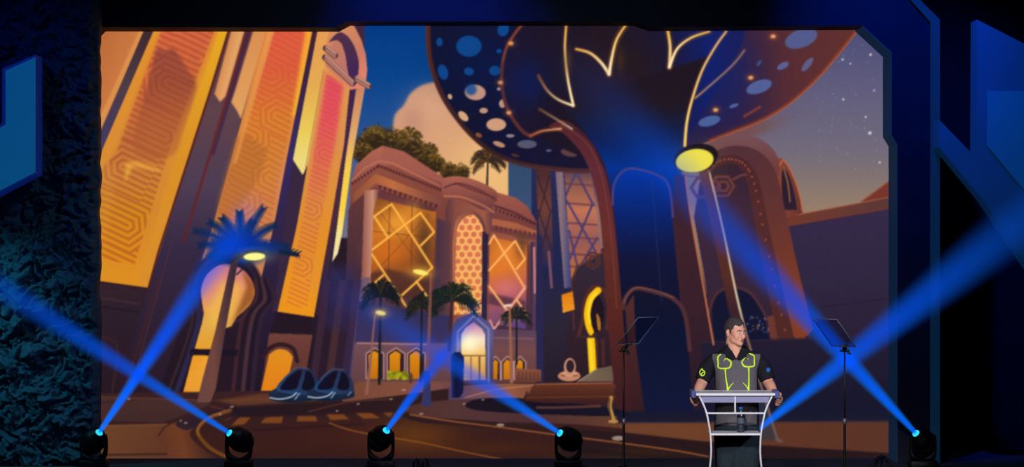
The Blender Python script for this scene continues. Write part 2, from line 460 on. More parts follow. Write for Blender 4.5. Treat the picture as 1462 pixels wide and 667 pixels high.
    i3 = [(466, 104), (490, 122), (478, 205), (454, 335), (438, 440), (408, 436), (430, 325), (447, 228)]
    poly(i3, ('v', (105, (226, 84, 118)), (170, (230, 92, 112)), (230, (226, 116, 100)), (290, (222, 146, 84)), (350, (226, 150, 60)), (440, (240, 160, 44))), 1, 3)
    stripes(6.6, .42, (206, 84, 84), i3, hexfield([(474, 150, 1), (462, 220, -1), (446, 300, 1), (432, 380, 1)], .45, 18))
    # tower edge
    poly([(499, 126), (509, 128), (494, 222), (478, 334), (456, 452), (448, 452), (470, 330), (490, 215)], ('v', (126, (70, 44, 88)), (300, (84, 50, 80)), (452, (56, 40, 64))))
    poly([(508, 128), (521, 124), (503, 225), (488, 334), (482, 362), (474, 374), (480, 330), (494, 220)], ('v', (126, (206, 140, 120)), (200, (230, 178, 130)), (240, (246, 206, 96)), (300, (252, 214, 90)), (340, (246, 230, 180)), (374, (240, 226, 200))))
    # tower top arch
    poly([(474, 28)] + [(500, 28), (507, 40), (516, 58), (522, 78), (524, 100), (521, 126), (500, 128), (464, 94), (466, 60)],
         ('l', (470, 40), (524, 110), (0, (216, 150, 112)), (.6, (206, 130, 122)), (1, (226, 140, 130))))
    poly(spl([(470, 60), (478, 50), (487, 46), (498, 54), (507, 70), (512, 92), (508, 120), (500, 118), (494, 90), (488, 64), (478, 58)], 6, True), ('v', (46, (90, 56, 86)), (120, (70, 44, 104))))
    poly(spl([(470, 72), (478, 58), (486, 62), (493, 80), (494, 106), (480, 104), (470, 90)], 6, True), ('v', (56, (200, 132, 116)), (106, (190, 122, 126))))
    for a, b in (((464, 82), (503, 119)), ((465, 69), (478, 79)), ((508, 112), (526, 123))):
        line([a, b], 9, (92, 60, 80)); line([(a[0] + 1, a[1] - 2.6), (b[0] + 1, b[1] - 2.6)], 3, (206, 150, 142)); line([(a[0], a[1] + 2.6), (b[0], b[1] + 2.6)], 2.4, (196, 134, 122))
        nb = int(math.hypot(b[0] - a[0], b[1] - a[1]) / 3.4)
        for k in range(nb + 1):
            ell(a[0] + (b[0] - a[0]) * k / nb, a[1] + (b[1] - a[1]) * k / nb, 1.1, 1.1, (214, 170, 168), .8, soft=.8)
    # tower base
    poly([(132, 404), (212, 414), (166, 565), (132, 565)], ('v', (404, (62, 40, 56)), (440, (54, 38, 58)), (565, (46, 30, 46))))
    line([(132, 424), (200, 434)], 3, (78, 54, 66), .6); line([(132, 436), (198, 446)], 2, (40, 26, 40), .8)
    line(spl([(140, 482), (156, 484), (168, 500), (160, 560)], 6), 3, (72, 44, 52), .7)
    poly([(396, 446), (448, 454), (440, 480), (384, 476)], (44, 30, 48))
    poly([(384, 476), (446, 478), (432, 560), (372, 560)], ('v', (476, (120, 72, 74)), (560, (96, 54, 52))))
    for k, c in enumerate(((70, 46, 70), (50, 34, 56), (84, 54, 64), (56, 38, 62), (66, 48, 84))):
        x = 446 + k * 11
        poly([(x + 16, 400), (x + 26, 400), (x + 4, 570), (x - 8, 570)], c, .85, .8)
    poly([(470, 380), (505, 380), (498, 470), (462, 470)], (58, 52, 110), .5, 6)
    line(spl([(376, 510), (384, 498), (400, 492), (418, 498), (424, 516)], 6), 6, (58, 34, 46))
    poly([(372, 560)] + spl([(384, 506), (396, 499), (410, 501), (418, 510)], 5) + [(416, 520), (410, 545), (405, 560)], ('v', (500, (226, 150, 44)), (560, (228, 134, 34))))
    # keyhole window
    ell(322, 416, 54, 58, (48, 32, 54)); ell(322, 414, 46, 50, (62, 44, 70)); ell(323, 413, 42, 46, (40, 28, 52))
    for off, c in ((0, (74, 44, 56)), (7, (44, 30, 50)), (14, (84, 56, 70)), (20, (40, 28, 50)), (27, (58, 40, 62))):
        line(spl([(366 + off * .6, 400), (364 + off, 428), (348 + off, 450), (340 + off, 490), (332 + off, 565)], 6), 6, c, .9)
    line(spl([(283, 392), (276, 420), (284, 452), (272, 500), (250, 565)], 6), 7, (52, 46, 84)); line(spl([(276, 388), (268, 420), (275, 452), (262, 500), (238, 565)], 6), 4, (60, 44, 54))
    key = spl([(291, 447), (288, 430), (287, 412), (294, 394), (308, 381), (325, 377), (346, 385), (360, 402), (363, 420), (356, 436), (338, 453)], 6) + [(328, 470), (318, 510), (305, 560), (261, 562), (274, 512), (288, 462)]
    kg = ('l', (295, 385), (300, 560), (0, (214, 132, 150)), (.2, (232, 160, 110)), (.45, (226, 174, 90)), (.7, (236, 164, 56)), (1, (232, 150, 44)))
    poly(key, kg)
    poly([(294, 394), (308, 381), (325, 377), (330, 400), (300, 440), (288, 430)], (216, 140, 166), .55, 5, clip=key)
    poly([(318, 400), (345, 405), (330, 450), (300, 470), (296, 440)], (244, 196, 96), .6, 4, clip=key)
    poly([(345, 384), (364, 405), (363, 428), (340, 452), (328, 470), (318, 510), (312, 510), (340, 440), (352, 410)], (150, 84, 46), .8, 2.5, clip=key)
    poly([(264, 540), (300, 505), (308, 540), (300, 562), (262, 562)], (240, 180, 90), .4, 4, clip=key)
    poly([(318, 470), (330, 466), (330, 566), (300, 566)], (46, 30, 48)); poly([(272, 498), (340, 500), (338, 509), (270, 507)], (38, 26, 46))

    # ---------------- great dark canopy on a flared trunk -------------------
    can = spl([(611, 24), (611, 60), (616, 96), (630, 134), (650, 166), (676, 196), (706, 219), (740, 233), (780, 240), (830, 244), (870, 240), (930, 236), (985, 212),
               (1040, 190), (1085, 172), (1125, 148), (1165, 112), (1196, 76), (1224, 40), (1232, 24)], 8)
    poly(can, ('h', (611, (24, 26, 58)), (720, (26, 26, 60)), (830, (34, 28, 58)), (950, (34, 32, 84)), (1050, (58, 40, 80)), (1120, (96, 52, 66)), (1200, (104, 56, 60))))
    glow(1020, 110, 60, 60, (26, 42, 112), .75); glow(690, 90, 60, 50, (14, 32, 84), .55)
    glow(1050, 195, 60, 10, (140, 64, 52), .5, -.35)
    lp = [q for q in can if q[0] < 860]
    line(lp, 7, ('v', (40, (86, 46, 50)), (140, (70, 42, 48)), (220, (58, 38, 46)), (245, (80, 48, 60))))
    line([(p[0] - 2, p[1] + 1.5) for p in lp], 1.5, (112, 66, 60), .6)
    rp = [q for q in can if q[0] > 1010]
    line(rp, 5, (140, 68, 56), .75); line([(p[0] + 1, p[1] + 1.4) for p in rp], 1.6, (196, 108, 76), .7)
    sk = (20, 80, 148); pk = (206, 160, 154)
    for x, y, a, b, r, c in ((669, 66, 18, 15, 0, sk), (627, 60, 4.5, 6, 0, sk), (632, 103, 7, 11, -.3, sk), (669, 102, 7, 5.5, .2, sk), (706, 101, 8, 7, 0, sk), (718, 42, 8, 10, .3, sk), (712, 73, 4, 3, 0, sk),
                             (678, 132, 15, 11, .1, pk), (642, 138, 3, 4, -.4, (220, 176, 160)), (690, 158, 6, 4, 0, pk), (661, 166, 9, 5, .8, (226, 180, 150)), (717, 148, 5, 6, 0, (214, 170, 160)), (712, 127, 3, 2.5, 0, (190, 160, 170)),
                             (708, 178, 14, 9, 0, (222, 170, 150)), (728, 194, 6, 2.5, 0, (150, 140, 160)), (712, 206, 9, 3.6, .35, (200, 150, 130)), (752, 206, 14, 6, 0, (96, 98, 124)), (683, 193, 5, 3, .5, (150, 90, 70)),
                             (783, 215, 4, 1.6, 0, (110, 110, 140)), (812, 218, 12, 5.5, .2, (104, 74, 84)), (735, 222, 6, 2, .3, (90, 60, 60)), (1143, 55, 24, 13, -.35, (92, 102, 152)), (1083, 124, 19, 9, -.35, (92, 108, 162)), (1117, 94, 9, 4.5, -.5, (98, 108, 160)),
                             (1152, 92, 12, 4.5, -.9, (104, 104, 150)), (1012, 173, 16, 7, -.25, (84, 110, 164)), (1047, 151, 7, 2.6, -.35, (88, 108, 160)), (1083, 90, 5, 2.5, -1, (70, 84, 140))):
        ell(x, y, a, b, c, .95, r, soft=.12)
    ell(672, 128, 8, 8, sk, .8, soft=.6)
    line([(1062, 166), (1084, 153)], 4, (170, 78, 62), .6)
    # inner bowl edge with lamps
    ib = spl([(750, 30), (736, 46), (722, 70), (716, 100), (717, 130), (726, 160), (744, 186), (757, 194)], 8)
    poly(ib + [(860, 236), (980, 200), (1060, 60), (1066, 28)], ('h', (716, (36, 30, 62)), (780, (36, 26, 48)), (860, (42, 30, 44)), (950, (34, 30, 64)), (1010, (24, 40, 116)), (1060, (32, 38, 100))), .95)
    line(ib, 5, (104, 54, 56)); line(ib[:22], 2, (150, 84, 66), .7)
    for x, y in ((729, 62), (714, 118), (726, 161), (1103, 52), (1071, 111), (1021, 157)):
        ell(x, y, 3.4, 2.6, (250, 206, 160), 1, soft=.6); glow(x, y, 6, 5, (220, 120, 70), .5)
    glow(752, 118, 30, 36, (20, 36, 98), .7); glow(890, 100, 60, 46, (48, 32, 40), .7)
    # trunk
    trunk = spl([(800, 150), (840, 196), (868, 250), (880, 330), (888, 430), (898, 520), (906, 600)], 8) + spl([(1020, 600), (1000, 480), (985, 380), (976, 300), (973, 230), (985, 150), (1010, 80)], 8)
    poly(trunk, ('v', (80, (40, 28, 46)), (150, (40, 30, 46)), (200, (22, 40, 96)), (240, (10, 58, 150)), (330, (18, 32, 84)), (450, (18, 22, 48)), (600, (22, 24, 50))), 1, 1)  # blue middle tones are beam haze painted into the picture
    poly(spl([(962, 250), (958, 330), (968, 450), (980, 590)], 6) + spl([(1052, 590), (1022, 480), (1002, 390), (986, 310), (977, 250)], 6), ('v', (240, (50, 40, 84)), (330, (72, 42, 58)), (450, (64, 38, 54)), (590, (44, 32, 54))), 1, .8)
    poly(spl([(782, 180), (806, 172), (838, 196), (856, 230), (868, 262), (878, 330), (888, 440), (908, 590)], 8) + spl([(880, 590), (868, 470), (862, 380), (856, 310), (846, 258), (830, 220), (806, 192)], 8),
         ('v', (170, (90, 44, 56)), (240, (104, 50, 68)), (330, (112, 54, 56)), (450, (96, 46, 44)), (590, (66, 34, 46))))
    line(spl([(808, 176), (842, 202), (866, 252), (880, 340), (892, 470), (908, 590)], 8), 3, (60, 36, 64), .8)
    line(spl([(800, 178), (836, 204), (858, 250), (872, 340), (880, 440)], 8), 1.2, (150, 84, 84), .6)
    # recessed doorways of the trunk
    dark = spl([(876, 290), (878, 262), (890, 246), (908, 243), (940, 252), (954, 268), (958, 300)], 5) + [(974, 470), (966, 440), (958, 428), (906, 416), (892, 428), (888, 440)]
    poly(dark, ('v', (243, (12, 62, 168)), (300, (16, 46, 124)), (370, (24, 28, 66)), (470, (26, 24, 50))))  # upper blue is painted beam haze
    line(spl([(874, 292), (876, 264), (888, 245), (906, 241), (940, 251), (955, 268), (960, 310)], 6), 3.4, (92, 76, 136), .8)
    d2 = spl([(890, 470), (890, 430), (906, 413), (934, 417), (960, 427), (976, 448), (982, 500), (990, 592)], 5) + [(912, 592)]
    poly(d2, ('v', (410, (28, 26, 54)), (470, (20, 26, 58)), (592, (24, 30, 66))))
    line(spl([(889, 440), (893, 424), (907, 412), (934, 417), (961, 427), (977, 449), (984, 500)], 6), 6, (88, 54, 66))
    line(spl([(890, 432), (896, 420), (908, 411), (934, 415), (962, 425)], 6), 2, (146, 96, 88), .7)
    poly([(892, 440), (904, 420), (908, 500), (920, 592), (902, 592)], ('v', (420, (92, 52, 56)), (592, (60, 34, 44))))
    line([(930, 260), (944, 430)], 1.2, (60, 66, 120), .5)
    # light strips
    def strip(p, w=3.0, c0=(255, 214, 150), c1=None, w2=None, a=1.):
        q = spl(p, 8)
        line(q, w * 2.2, (210, 130, 60), .28 * a, 3)
        line(q, w, c0 if c1 is None else ('l', p[0], p[-1], (0, c0), (1, c1)), a, w2=w2)
    wh = (255, 240, 222); go = (236, 178, 84); dm = (120, 78, 60)
    strip([(808, 34), (806, 70), (810, 112), (818, 151)], 2.8, go, wh, 3.6)
    strip([(768, 108), (780, 128), (796, 142), (818, 151)], 2.4, dm, wh, 3.2)
    strip([(822, 70), (842, 76), (858, 90), (869, 106)], 3, go, wh, 4.6)
    strip([(869, 106), (873, 82), (880, 56), (894, 34)], 4.4, wh, go, 2.8)
    strip([(757, 194), (774, 187), (800, 184)], 2.8, (170, 84, 60), (220, 160, 130))
    strip([(770, 156), (790, 168), (816, 184)], 2.2, dm, (206, 196, 200), a=.9)
    strip([(952, 40), (956, 66), (955, 96)], 3.8, go, wh)
    strip([(955, 96), (966, 70), (986, 54), (1012, 45)], 3.8, wh, go, 2.6)
    strip([(1036, 45), (1021, 66), (1002, 100), (988, 140), (980, 174), (977, 208)], 2.8, (220, 170, 140), (255, 214, 130), 3.8)
    strip([(1062, 72), (1046, 92), (1020, 116), (992, 140)], 2.2, (150, 120, 150), (190, 150, 140), a=.85)
    glow(810, 88, 6, 18, (110, 80, 46), .5); glow(885, 86, 6, 18, (90, 60, 46), .5)

    # ---------------- right-hand hall ---------------------------------------
    poly([(1115, 318), (1278, 288), (1278, 610), (1100, 610)], ('v', (290, (62, 50, 86)), (400, (56, 46, 78)), (500, (48, 38, 64)), (610, (30, 28, 54))))
    poly([(1229, 288), (1278, 252), (1278, 290)], (126, 62, 58)); line([(1229, 288), (1278, 252)], 1.8, (150, 84, 70))
    poly([(1119, 310), (1278, 280), (1278, 296), (1122, 323)], ('h', (1119, (120, 64, 58)), (1200, (112, 66, 66)), (1278, (96, 62, 70))))
    line([(1119, 310), (1278, 280)], 1.6, (172, 106, 84), .8); line([(1122, 323), (1278, 296)], 1.8, (140, 62, 50), .7)
    line([(1160, 440), (1278, 425)], 1.2, (40, 32, 54), .7); line([(1150, 455), (1162, 520)], 2, (84, 104, 120), .5)
    poly(spl([(1104, 240), (1108, 227), (1118, 228), (1130, 246), (1140, 275), (1146, 304)], 6) + [(1120, 312), (1108, 290)], ('h', (1104, (150, 80, 68)), (1146, (110, 58, 58))))
    poly(spl([(1118, 300), (1115, 262), (1117, 240), (1126, 252), (1134, 280), (1137, 300)], 6), (52, 36, 60))
    line(spl([(1113, 236), (1118, 229), (1130, 248), (1140, 276), (1145, 302)], 6), 2, (206, 120, 88), .8)
    line(spl([(1118, 240), (1124, 262), (1127, 288)], 6), 2, (200, 140, 96), .7)
    poly(spl([(1000, 216), (1020, 200), (1048, 192), (1076, 195), (1098, 208), (1110, 226), (1112, 250)], 6) + [(1010, 260)], ('v', (192, (124, 88, 106)), (250, (120, 66, 70))))
    outer = spl([(1006, 240), (1022, 216), (1050, 208), (1082, 216), (1106, 244), (1120, 300), (1140, 390), (1160, 470)], 8)
    poly(outer + [(1142, 490), (1150, 520), (1024, 520), (1004, 390), (990, 310)], ('l', (1010, 230), (1160, 470), (0, (88, 54, 72)), (.45, (110, 60, 62)), (.8, (134, 68, 50)), (1, (138, 70, 48))))
    rim = spl([(1000, 250), (1022, 226), (1046, 222), (1068, 232), (1084, 262), (1098, 330), (1118, 420), (1134, 486)], 8)
    poly(rim + [(1134, 500), (1024, 520), (1004, 390), (990, 310)], ('v', (222, (80, 44, 58)), (300, (92, 50, 56)), (480, (86, 48, 52))))
    inn = spl([(1000, 270), (1020, 240), (1044, 234), (1060, 246), (1072, 290), (1088, 380), (1110, 486)], 8)
    poly(inn + [(1112, 500), (1024, 520), (1004, 390), (990, 310)], ('v', (234, (60, 40, 62)), (300, (72, 48, 74)), (420, (62, 44, 70)), (520, (44, 32, 54))))
    for k in range(30):
        t = k / 29; i = int(t * (len(rim) - 1)); j = int(t * (len(inn) - 1))
        ell((rim[i][0] * .55 + inn[j][0] * .45), (rim[i][1] * .55 + inn[j][1] * .45), 1.5, 1.5, (186, 96, 74), .8, soft=.7)
    for cx, cy, r in ((1003, 268, 17), (1030, 266, 17), (1018, 266, 9), (1032, 266, 8)):
        hx = [(cx + r * math.cos(PI / 3 * k), cy + r * .92 * math.sin(PI / 3 * k)) for k in range(7)]
        line(hx, 4, (112, 64, 70))
    line([(1046, 256), (1058, 250), (1064, 250)], 3.5, (112, 64, 70))
    line([(1150, 520), (1132, 484)], 2, (60, 50, 70), .7)
    # lower arch of the hall
    poly(spl([(1024, 520), (1016, 440), (1032, 414), (1062, 416), (1086, 440), (1104, 520)], 6), (26, 28, 58))
    line(spl([(1010, 450), (1022, 420), (1046, 410), (1072, 420), (1092, 450)], 6), 4, (86, 52, 66))
    for k in range(26):
        ell(random.uniform(1066, 1098), random.uniform(452, 476), 1.3, 1.3, ((190, 150, 150), (90, 110, 170), (150, 110, 110))[k % 3], .6, soft=.8)
    poly([(1094, 452), (1104, 450), (1110, 488), (1100, 488)], (112, 62, 60))
    poly([(1000, 488), (1278, 478), (1278, 600), (1000, 600)], ('v', (480, (44, 36, 62)), (600, (28, 28, 54))), 1, 1)
    line([(1000, 489), (1278, 480)], 1.6, (62, 48, 72), .7)
    # ---------------- ground --------------------------------------------------
    poly([(132, 562), (520, 556), (660, 548), (880, 545), (880, 592), (1278, 588), (1278, 660), (132, 660)], ('v', (550, (66, 40, 48)), (590, (62, 36, 44)), (640, (66, 36, 36)), (656, (60, 34, 36))))
    poly([(132, 566), (290, 570), (300, 578), (232, 604), (132, 600)], ('v', (566, (80, 52, 52)), (604, (72, 48, 56))))
    poly([(132, 608), (240, 606), (226, 622), (236, 640), (250, 656), (132, 656)], ('l', (140, 610), (230, 656), (0, (116, 74, 54)), (1, (102, 62, 48))))
    line([(132, 608), (240, 606)], 2, (140, 92, 66), .6); line([(132, 650), (262, 648)], 2.4, (56, 34, 40), .9)
    line([(190, 572), (132, 576)], 2, (60, 40, 50))
    # curb curves
    poly(spl([(226, 622), (238, 608), (262, 600), (300, 588), (340, 578), (340, 584), (300, 600), (276, 612), (272, 624), (290, 642), (312, 658), (250, 658), (236, 642)], 5, True), ('l', (226, 620), (300, 600), (0, (104, 60, 48)), (.4, (118, 68, 46)), (1, (56, 36, 48))))
    poly(spl([(262, 600), (300, 588), (330, 580), (336, 586), (300, 598), (268, 614), (250, 606)], 5, True), (50, 34, 54), .9)
    line(spl([(226, 622), (238, 608), (262, 598), (312, 582)], 6), 1.8, (60, 36, 44))
    line(spl([(330, 586), (300, 596), (284, 610), (284, 622), (300, 640), (322, 652)], 6), 5, (120, 74, 36)); line(spl([(330, 584), (298, 596), (283, 610), (283, 622)], 6), 1.8, (170, 110, 70), .7)
    line(spl([(300, 580), (330, 588), (338, 592), (322, 600)], 6), 1.6, (110, 66, 52), .7)
    for k in range(5):
        x0 = 300 + k * 3
    # lit parts of the road
    glow(590, 622, 60, 24, (112, 66, 30), .8); glow(850, 648, 70, 10, (76, 46, 28), .6); glow(480, 620, 70, 16, (76, 38, 34), .6); glow(700, 640, 60, 10, (84, 46, 34), .6)
    poly([(330, 578), (520, 566), (640, 556), (640, 590), (560, 590), (330, 596)], ('h', (330, (40, 28, 42)), (500, (48, 30, 40)), (640, (56, 34, 40))), .85, 1.5)
    for q in (((330, 608), (342, 596), (358, 596), (349, 606)), ((372, 604), (379, 596), (404, 595), (402, 604)), ((423, 602), (425, 594), (450, 594), (453, 602)), ((472, 600), (466, 592), (491, 592), (498, 599)), ((519, 598), (507, 590), (530, 590), (542, 597)), ((556, 596), (546, 589), (562, 589))):
        poly(list(q), (136, 78, 40), .9, .6)
    line([(330, 616), (520, 606)], 3, (46, 28, 36), .6, 2)
    line(spl([(470, 604), (492, 612), (522, 619), (600, 632), (660, 645), (716, 656)], 6), 1.8, (150, 92, 44), .9)
    line(spl([(440, 588), (500, 574), (560, 570)], 6), 1.4, (120, 74, 60), .7)
    line([(132, 566), (300, 572), (400, 570)], 1.5, (120, 80, 60), .4)
    # pavement in front of the building
    poly([(488, 556), (512, 545), (650, 545), (660, 552), (560, 566), (488, 574)], ('h', (488, (124, 78, 66)), (600, (140, 88, 78)), (660, (110, 76, 96))))
    poly([(310, 572), (372, 562), (500, 560), (500, 570), (340, 580)], (130, 80, 54), .6, 1.5)
    poly([(640, 552), (700, 548), (765, 548), (748, 580), (690, 570), (640, 574)], ('l', (640, 560), (765, 560), (0, (90, 70, 116)), (.35, (120, 84, 110)), (.7, (156, 98, 80)), (1, (130, 80, 66))))
    line([(664, 568), (706, 556), (765, 550)], 1.6, (196, 134, 110), .8)
    # traffic island
    isl = spl([(570, 590), (584, 580), (620, 573), (680, 570), (760, 574), (880, 590), (1278, 596), (1278, 620), (960, 616), (820, 606), (690, 602), (610, 598)], 6, True)
    poly(isl, ('h', (570, (86, 54, 52)), (650, (92, 60, 68)), (760, (84, 54, 66)), (900, (112, 70, 52)), (1000, (120, 74, 54)), (1100, (104, 62, 52)), (1278, (104, 62, 52))))
    poly(spl([(664, 578), (680, 570), (720, 568), (780, 572), (880, 584), (880, 594), (780, 592), (700, 588), (672, 584)], 6, True), ('h', (664, (36, 26, 42)), (760, (28, 24, 44)), (880, (30, 28, 48))))
    line(spl([(766, 582), (800, 582), (856, 580)], 6), 3, (140, 84, 76), .7, 2)
    line(spl([(576, 592), (610, 600), (690, 606), (800, 616), (900, 624), (1000, 630)], 6), 9, (54, 34, 40))
    poly([(890, 600), (1278, 600), (1278, 648), (1000, 630), (890, 618)], ('h', (890, (116, 72, 54)), (1000, (118, 72, 54)), (1100, (104, 62, 52)), (1278, (98, 60, 52))))
    poly([(880, 588), (1278, 582), (1278, 602), (880, 604)], ('v', (582, (28, 30, 58)), (602, (34, 32, 56))), 1, 1)
    line([(880, 604), (1278, 601)], 1.6, (60, 54, 76), .7)
    poly([(800, 612), (900, 619), (1000, 631), (1278, 648), (1278, 660), (800, 660)], ('v', (612, (50, 30, 38)), (660, (44, 30, 38))), 1, 1.2)
    glow(900, 650, 60, 9, (70, 46, 30), .7)
    line(spl([(585, 592), (640, 601), (712, 610), (787, 620), (880, 632), (960, 643), (1010, 652)], 8), 2.2, (160, 94, 58), .9)
    line([(800, 640), (1000, 660)], 8, (36, 24, 36), .5, 5)
    # brown wall with pale end bracket
    poly(spl([(748, 572), (756, 560), (764, 549), (800, 547), (872, 547), (876, 560), (874, 574), (800, 576)], 5, True), ('v', (547, (108, 60, 48)), (560, (92, 50, 42)), (576, (66, 36, 40))))
    line([(766, 549), (874, 547)], 1.8, (180, 112, 90), .7); line([(752, 568), (872, 566)], 1.4, (140, 76, 60), .6); line([(752, 560), (745, 578), (748, 590)], 2.5, (60, 36, 44), .8)
    line(spl([(872, 568), (870, 580), (873, 592), (876, 602)], 6), 5.5, (186, 146, 92)); line(spl([(870, 570), (869, 582), (872, 598)], 6), 2, (70, 46, 40), .8); line([(870, 602), (880, 602)], 4, (186, 140, 90))
    for x, y, r in ((265, 604, 2.5), (314, 592, 2.4), (331, 581, 3), (258, 601, 1.5), (601, 591, 3), (714, 607, 5.5), (882, 626, 9), (662, 577, 2), (689, 571, 2), (558, 570, 2.2), (576, 557, 3), (511, 577, 2), (481, 587, 1.8), (184, 570, 2)):
        ell(x, y, r, max(1.2, r * .38), (176, 160, 156), .85, soft=.4)
    # parked round-bodied cars
    for cx, s in ((427, 1.0), (478, .92)):
        def T(u, v):
            return (cx + u * s, 548 + v * s)
        poly([T(u, v) for u, v in spl([(-44, 16), (-36, 8), (-20, 2), (0, 6), (24, 4), (30, 14), (26, 22), (-10, 27), (-38, 24)], 5, True)], ('v', (545, (44, 62, 92)), (575, (26, 38, 62))))
        poly([T(u, v) for u, v in spl([(-32, 9), (-20, -10), (-2, -22), (16, -20), (26, -6), (28, 12), (0, 16)], 6, True)], ('l', T(-30, 10), T(20, -20), (0, (44, 78, 120)), (1, (44, 52, 84))))
        poly([T(u, v) for u, v in spl([(-27, 8), (-18, -7), (-4, -18), (4, -19), (0, -4), (-6, 8)], 6, True)], ('l', T(-20, 8), T(5, -22), (0, (20, 22, 50)), (1, (36, 22, 44))))
        poly([T(u, v) for u, v in spl([(4, 8), (7, -6), (10, -18), (17, -15), (22, -2), (20, 9)], 6, True)], (24, 22, 44))
        line([T(u, v) for u, v in spl([(-42, 20), (-28, 22), (-12, 19), (-4, 13)], 6)], 1.8, (190, 204, 226)); line([T(0, 14), T(-6, 22)], 2, (150, 170, 200), .9); line([T(20, 18), T(25, 13)], 1.6, (150, 170, 200), .8)
        line([T(u, v) for u, v in spl([(-22, -8), (-12, -17), (-2, -23), (14, -21)], 6)], 1.3, (104, 96, 128), .8)
    # street lamps and palms
    def lamp(head, base, w, c=(120, 84, 92), rr=(9, 3.4), hc=(255, 236, 150), arm=None):
        line(([arm] if arm else []) + [(base[0] + (head[0] - base[0]) * .8 if not arm else arm[0], head[1] + 2), base] if not arm else [head, arm, base], w, c, w2=w * 2.2)
        glow(head[0], head[1], rr[0] * 1.6, rr[1] * 2.6, (240, 200, 110), .45); ell(head[0], head[1], rr[0], rr[1], hc, 1, .12, soft=.2)
    palm(543, 424, 32, (30, 34, 44), (56, 58, 44), 12, trunk=(541, 548), seed=12, a0=-205, a1=25)
    palm(602, 440, 28, (34, 34, 42), (60, 58, 44), 12, trunk=(600, 545), seed=13, a0=-205, a1=25)
    palm(644, 430, 38, (34, 40, 44), (58, 66, 44), 14, seed=14, a0=-205, a1=25)
    line([(645, 428), (641, 500)], 5, (70, 46, 56)); palm(737, 456, 23, (34, 38, 46), (90, 70, 50), 11, trunk=(737, 520), seed=15)
    line([(615, 392), (612, 480), (608, 540)], 4, (130, 84, 86), w2=5); poly([(606, 530), (613, 530), (616, 580), (601, 580)], (60, 60, 106))
    line([(535, 450), (528, 520), (523, 562)], 2.2, (150, 100, 100), w2=4.5)
    line([(727, 436), (729, 510), (730, 545)], 3, (160, 104, 92), w2=5.5); line([(720, 437), (728, 436)], 4, (236, 200, 220))
    for x, y, a, b in ((600, 389, 11, 3.6), (543, 447, 7.5, 3.2)):
        glow(x, y, a * 1.5, b * 2.4, (255, 200, 90), .6); ell(x, y, a, b, (255, 232, 130), 1, .2, soft=.25)
    # dark sign pillar, no writing
    poly([(643, 508), (648, 503), (657, 503), (662, 510), (661, 560), (656, 568), (644, 568)], ('h', (643, (40, 60, 130)), (650, (24, 24, 60)), (662, (30, 34, 84))))
    ell(586, 540, 3, 8, (84, 56, 62), .8)
    # near palm and lamp
    ell(342, 358, 42, 20, (14, 34, 92), 1, soft=.5)
    for k, (ex, ey, bend) in enumerate(((279, 330, -10), (300, 318, -8), (318, 312, -6), (342, 304, -3), (375, 298, 2), (392, 322, 6), (408, 352, 10), (424, 362, 12), (300, 366, -14), (286, 350, -12), (360, 318, 2))):
        cx, cy = 344, 356
        q = [((1 - t) ** 2 * cx + 2 * t * (1 - t) * ((cx + ex) / 2) + t * t * ex, (1 - t) ** 2 * cy + 2 * t * (1 - t) * (min(cy, ey) + (cy + ey) / 2 - min(cy, ey) - 8) + t * t * ey) for t in np.linspace(0, 1, 16)]
        near = (18, 56, 150); far = (22, 46, 84)
        line(q, 5, ('l', (cx, cy), (ex, ey), (0, near), (1, far)), w2=2)
        for i in range(3, 16):
            dx, dy = q[i][0] - q[i - 1][0], q[i][1] - q[i - 1][1]; n_ = math.hypot(dx, dy); dx /= n_; dy /= n_
            L = 15 * (1 - .55 * i / 16)
            for sg in (-1, 1):
                line([q[i], (q[i][0] + (dx * .75 - sg * dy * .66) * L, q[i][1] + (dy * .75 + sg * dx * .66) * L)], 2.6, ('l', (cx, cy), (ex, ey), (0, near), (.7, (22, 52, 110)), (1, far)), w2=1)
    glow(342, 354, 34, 20, (8, 66, 210), .6)  # blue light of the beam painted over the palm crown
    line([(400, 360), (424, 364)], 6, (26, 40, 70), 1, 2)
    poly([(330, 372), (340, 372), (322, 470), (308, 555), (300, 575), (281, 575), (288, 545), (308, 470)], ('h', (284, (112, 76, 84)), (305, (120, 78, 76)), (336, (66, 48, 70))))
    line([(330, 374), (340, 366), (356, 364)], 4.5, (40, 36, 62)); line([(338, 392), (350, 380), (360, 372)], 2, (40, 34, 50))
    ell(364, 364, 18, 7.5, (18, 36, 90)); glow(363, 366, 24, 9, (255, 246, 150), .4); ell(363, 366.5, 15.5, 5.4, (255, 250, 170), 1, -.04, soft=.15)
    # tall lamp on the right
    line(spl([(1003, 245), (1023, 330), (1048, 450), (1054, 478)], 6), 12, ('v', (245, (104, 60, 56)), (400, (92, 50, 50)), (480, (50, 36, 58))), 1, 1.2, w2=15)
    poly([(1072, 560), (1092, 560), (1110, 630), (1086, 628)], (54, 62, 84), .7, 2)
    line(spl([(1012, 246), (1032, 330), (1055, 440), (1084, 545), (1109, 628)], 6), 2.4, ('v', (246, (206, 180, 160)), (440, (214, 196, 184)), (480, (140, 106, 104)), (628, (112, 88, 90))), 1, w2=4)
    line(spl([(977, 246), (984, 300), (1000, 390), (1018, 492)], 6), 2, (196, 120, 90), 1, w2=2.6)
    line([(1108, 628), (1114, 630)], 5, (110, 90, 92), .9)
    ell(993, 226, 32, 20, (24, 18, 34), 1, -.22, soft=.06); line(spl([(966, 238), (972, 248), (992, 252), (1014, 244), (1024, 226)], 6), 1.6, (90, 70, 110), .8)
    ell(991, 229.5, 27, 16.5, (240, 230, 98), 1, -.14, soft=.07); glow(991, 229, 44, 30, (220, 180, 80), .12)


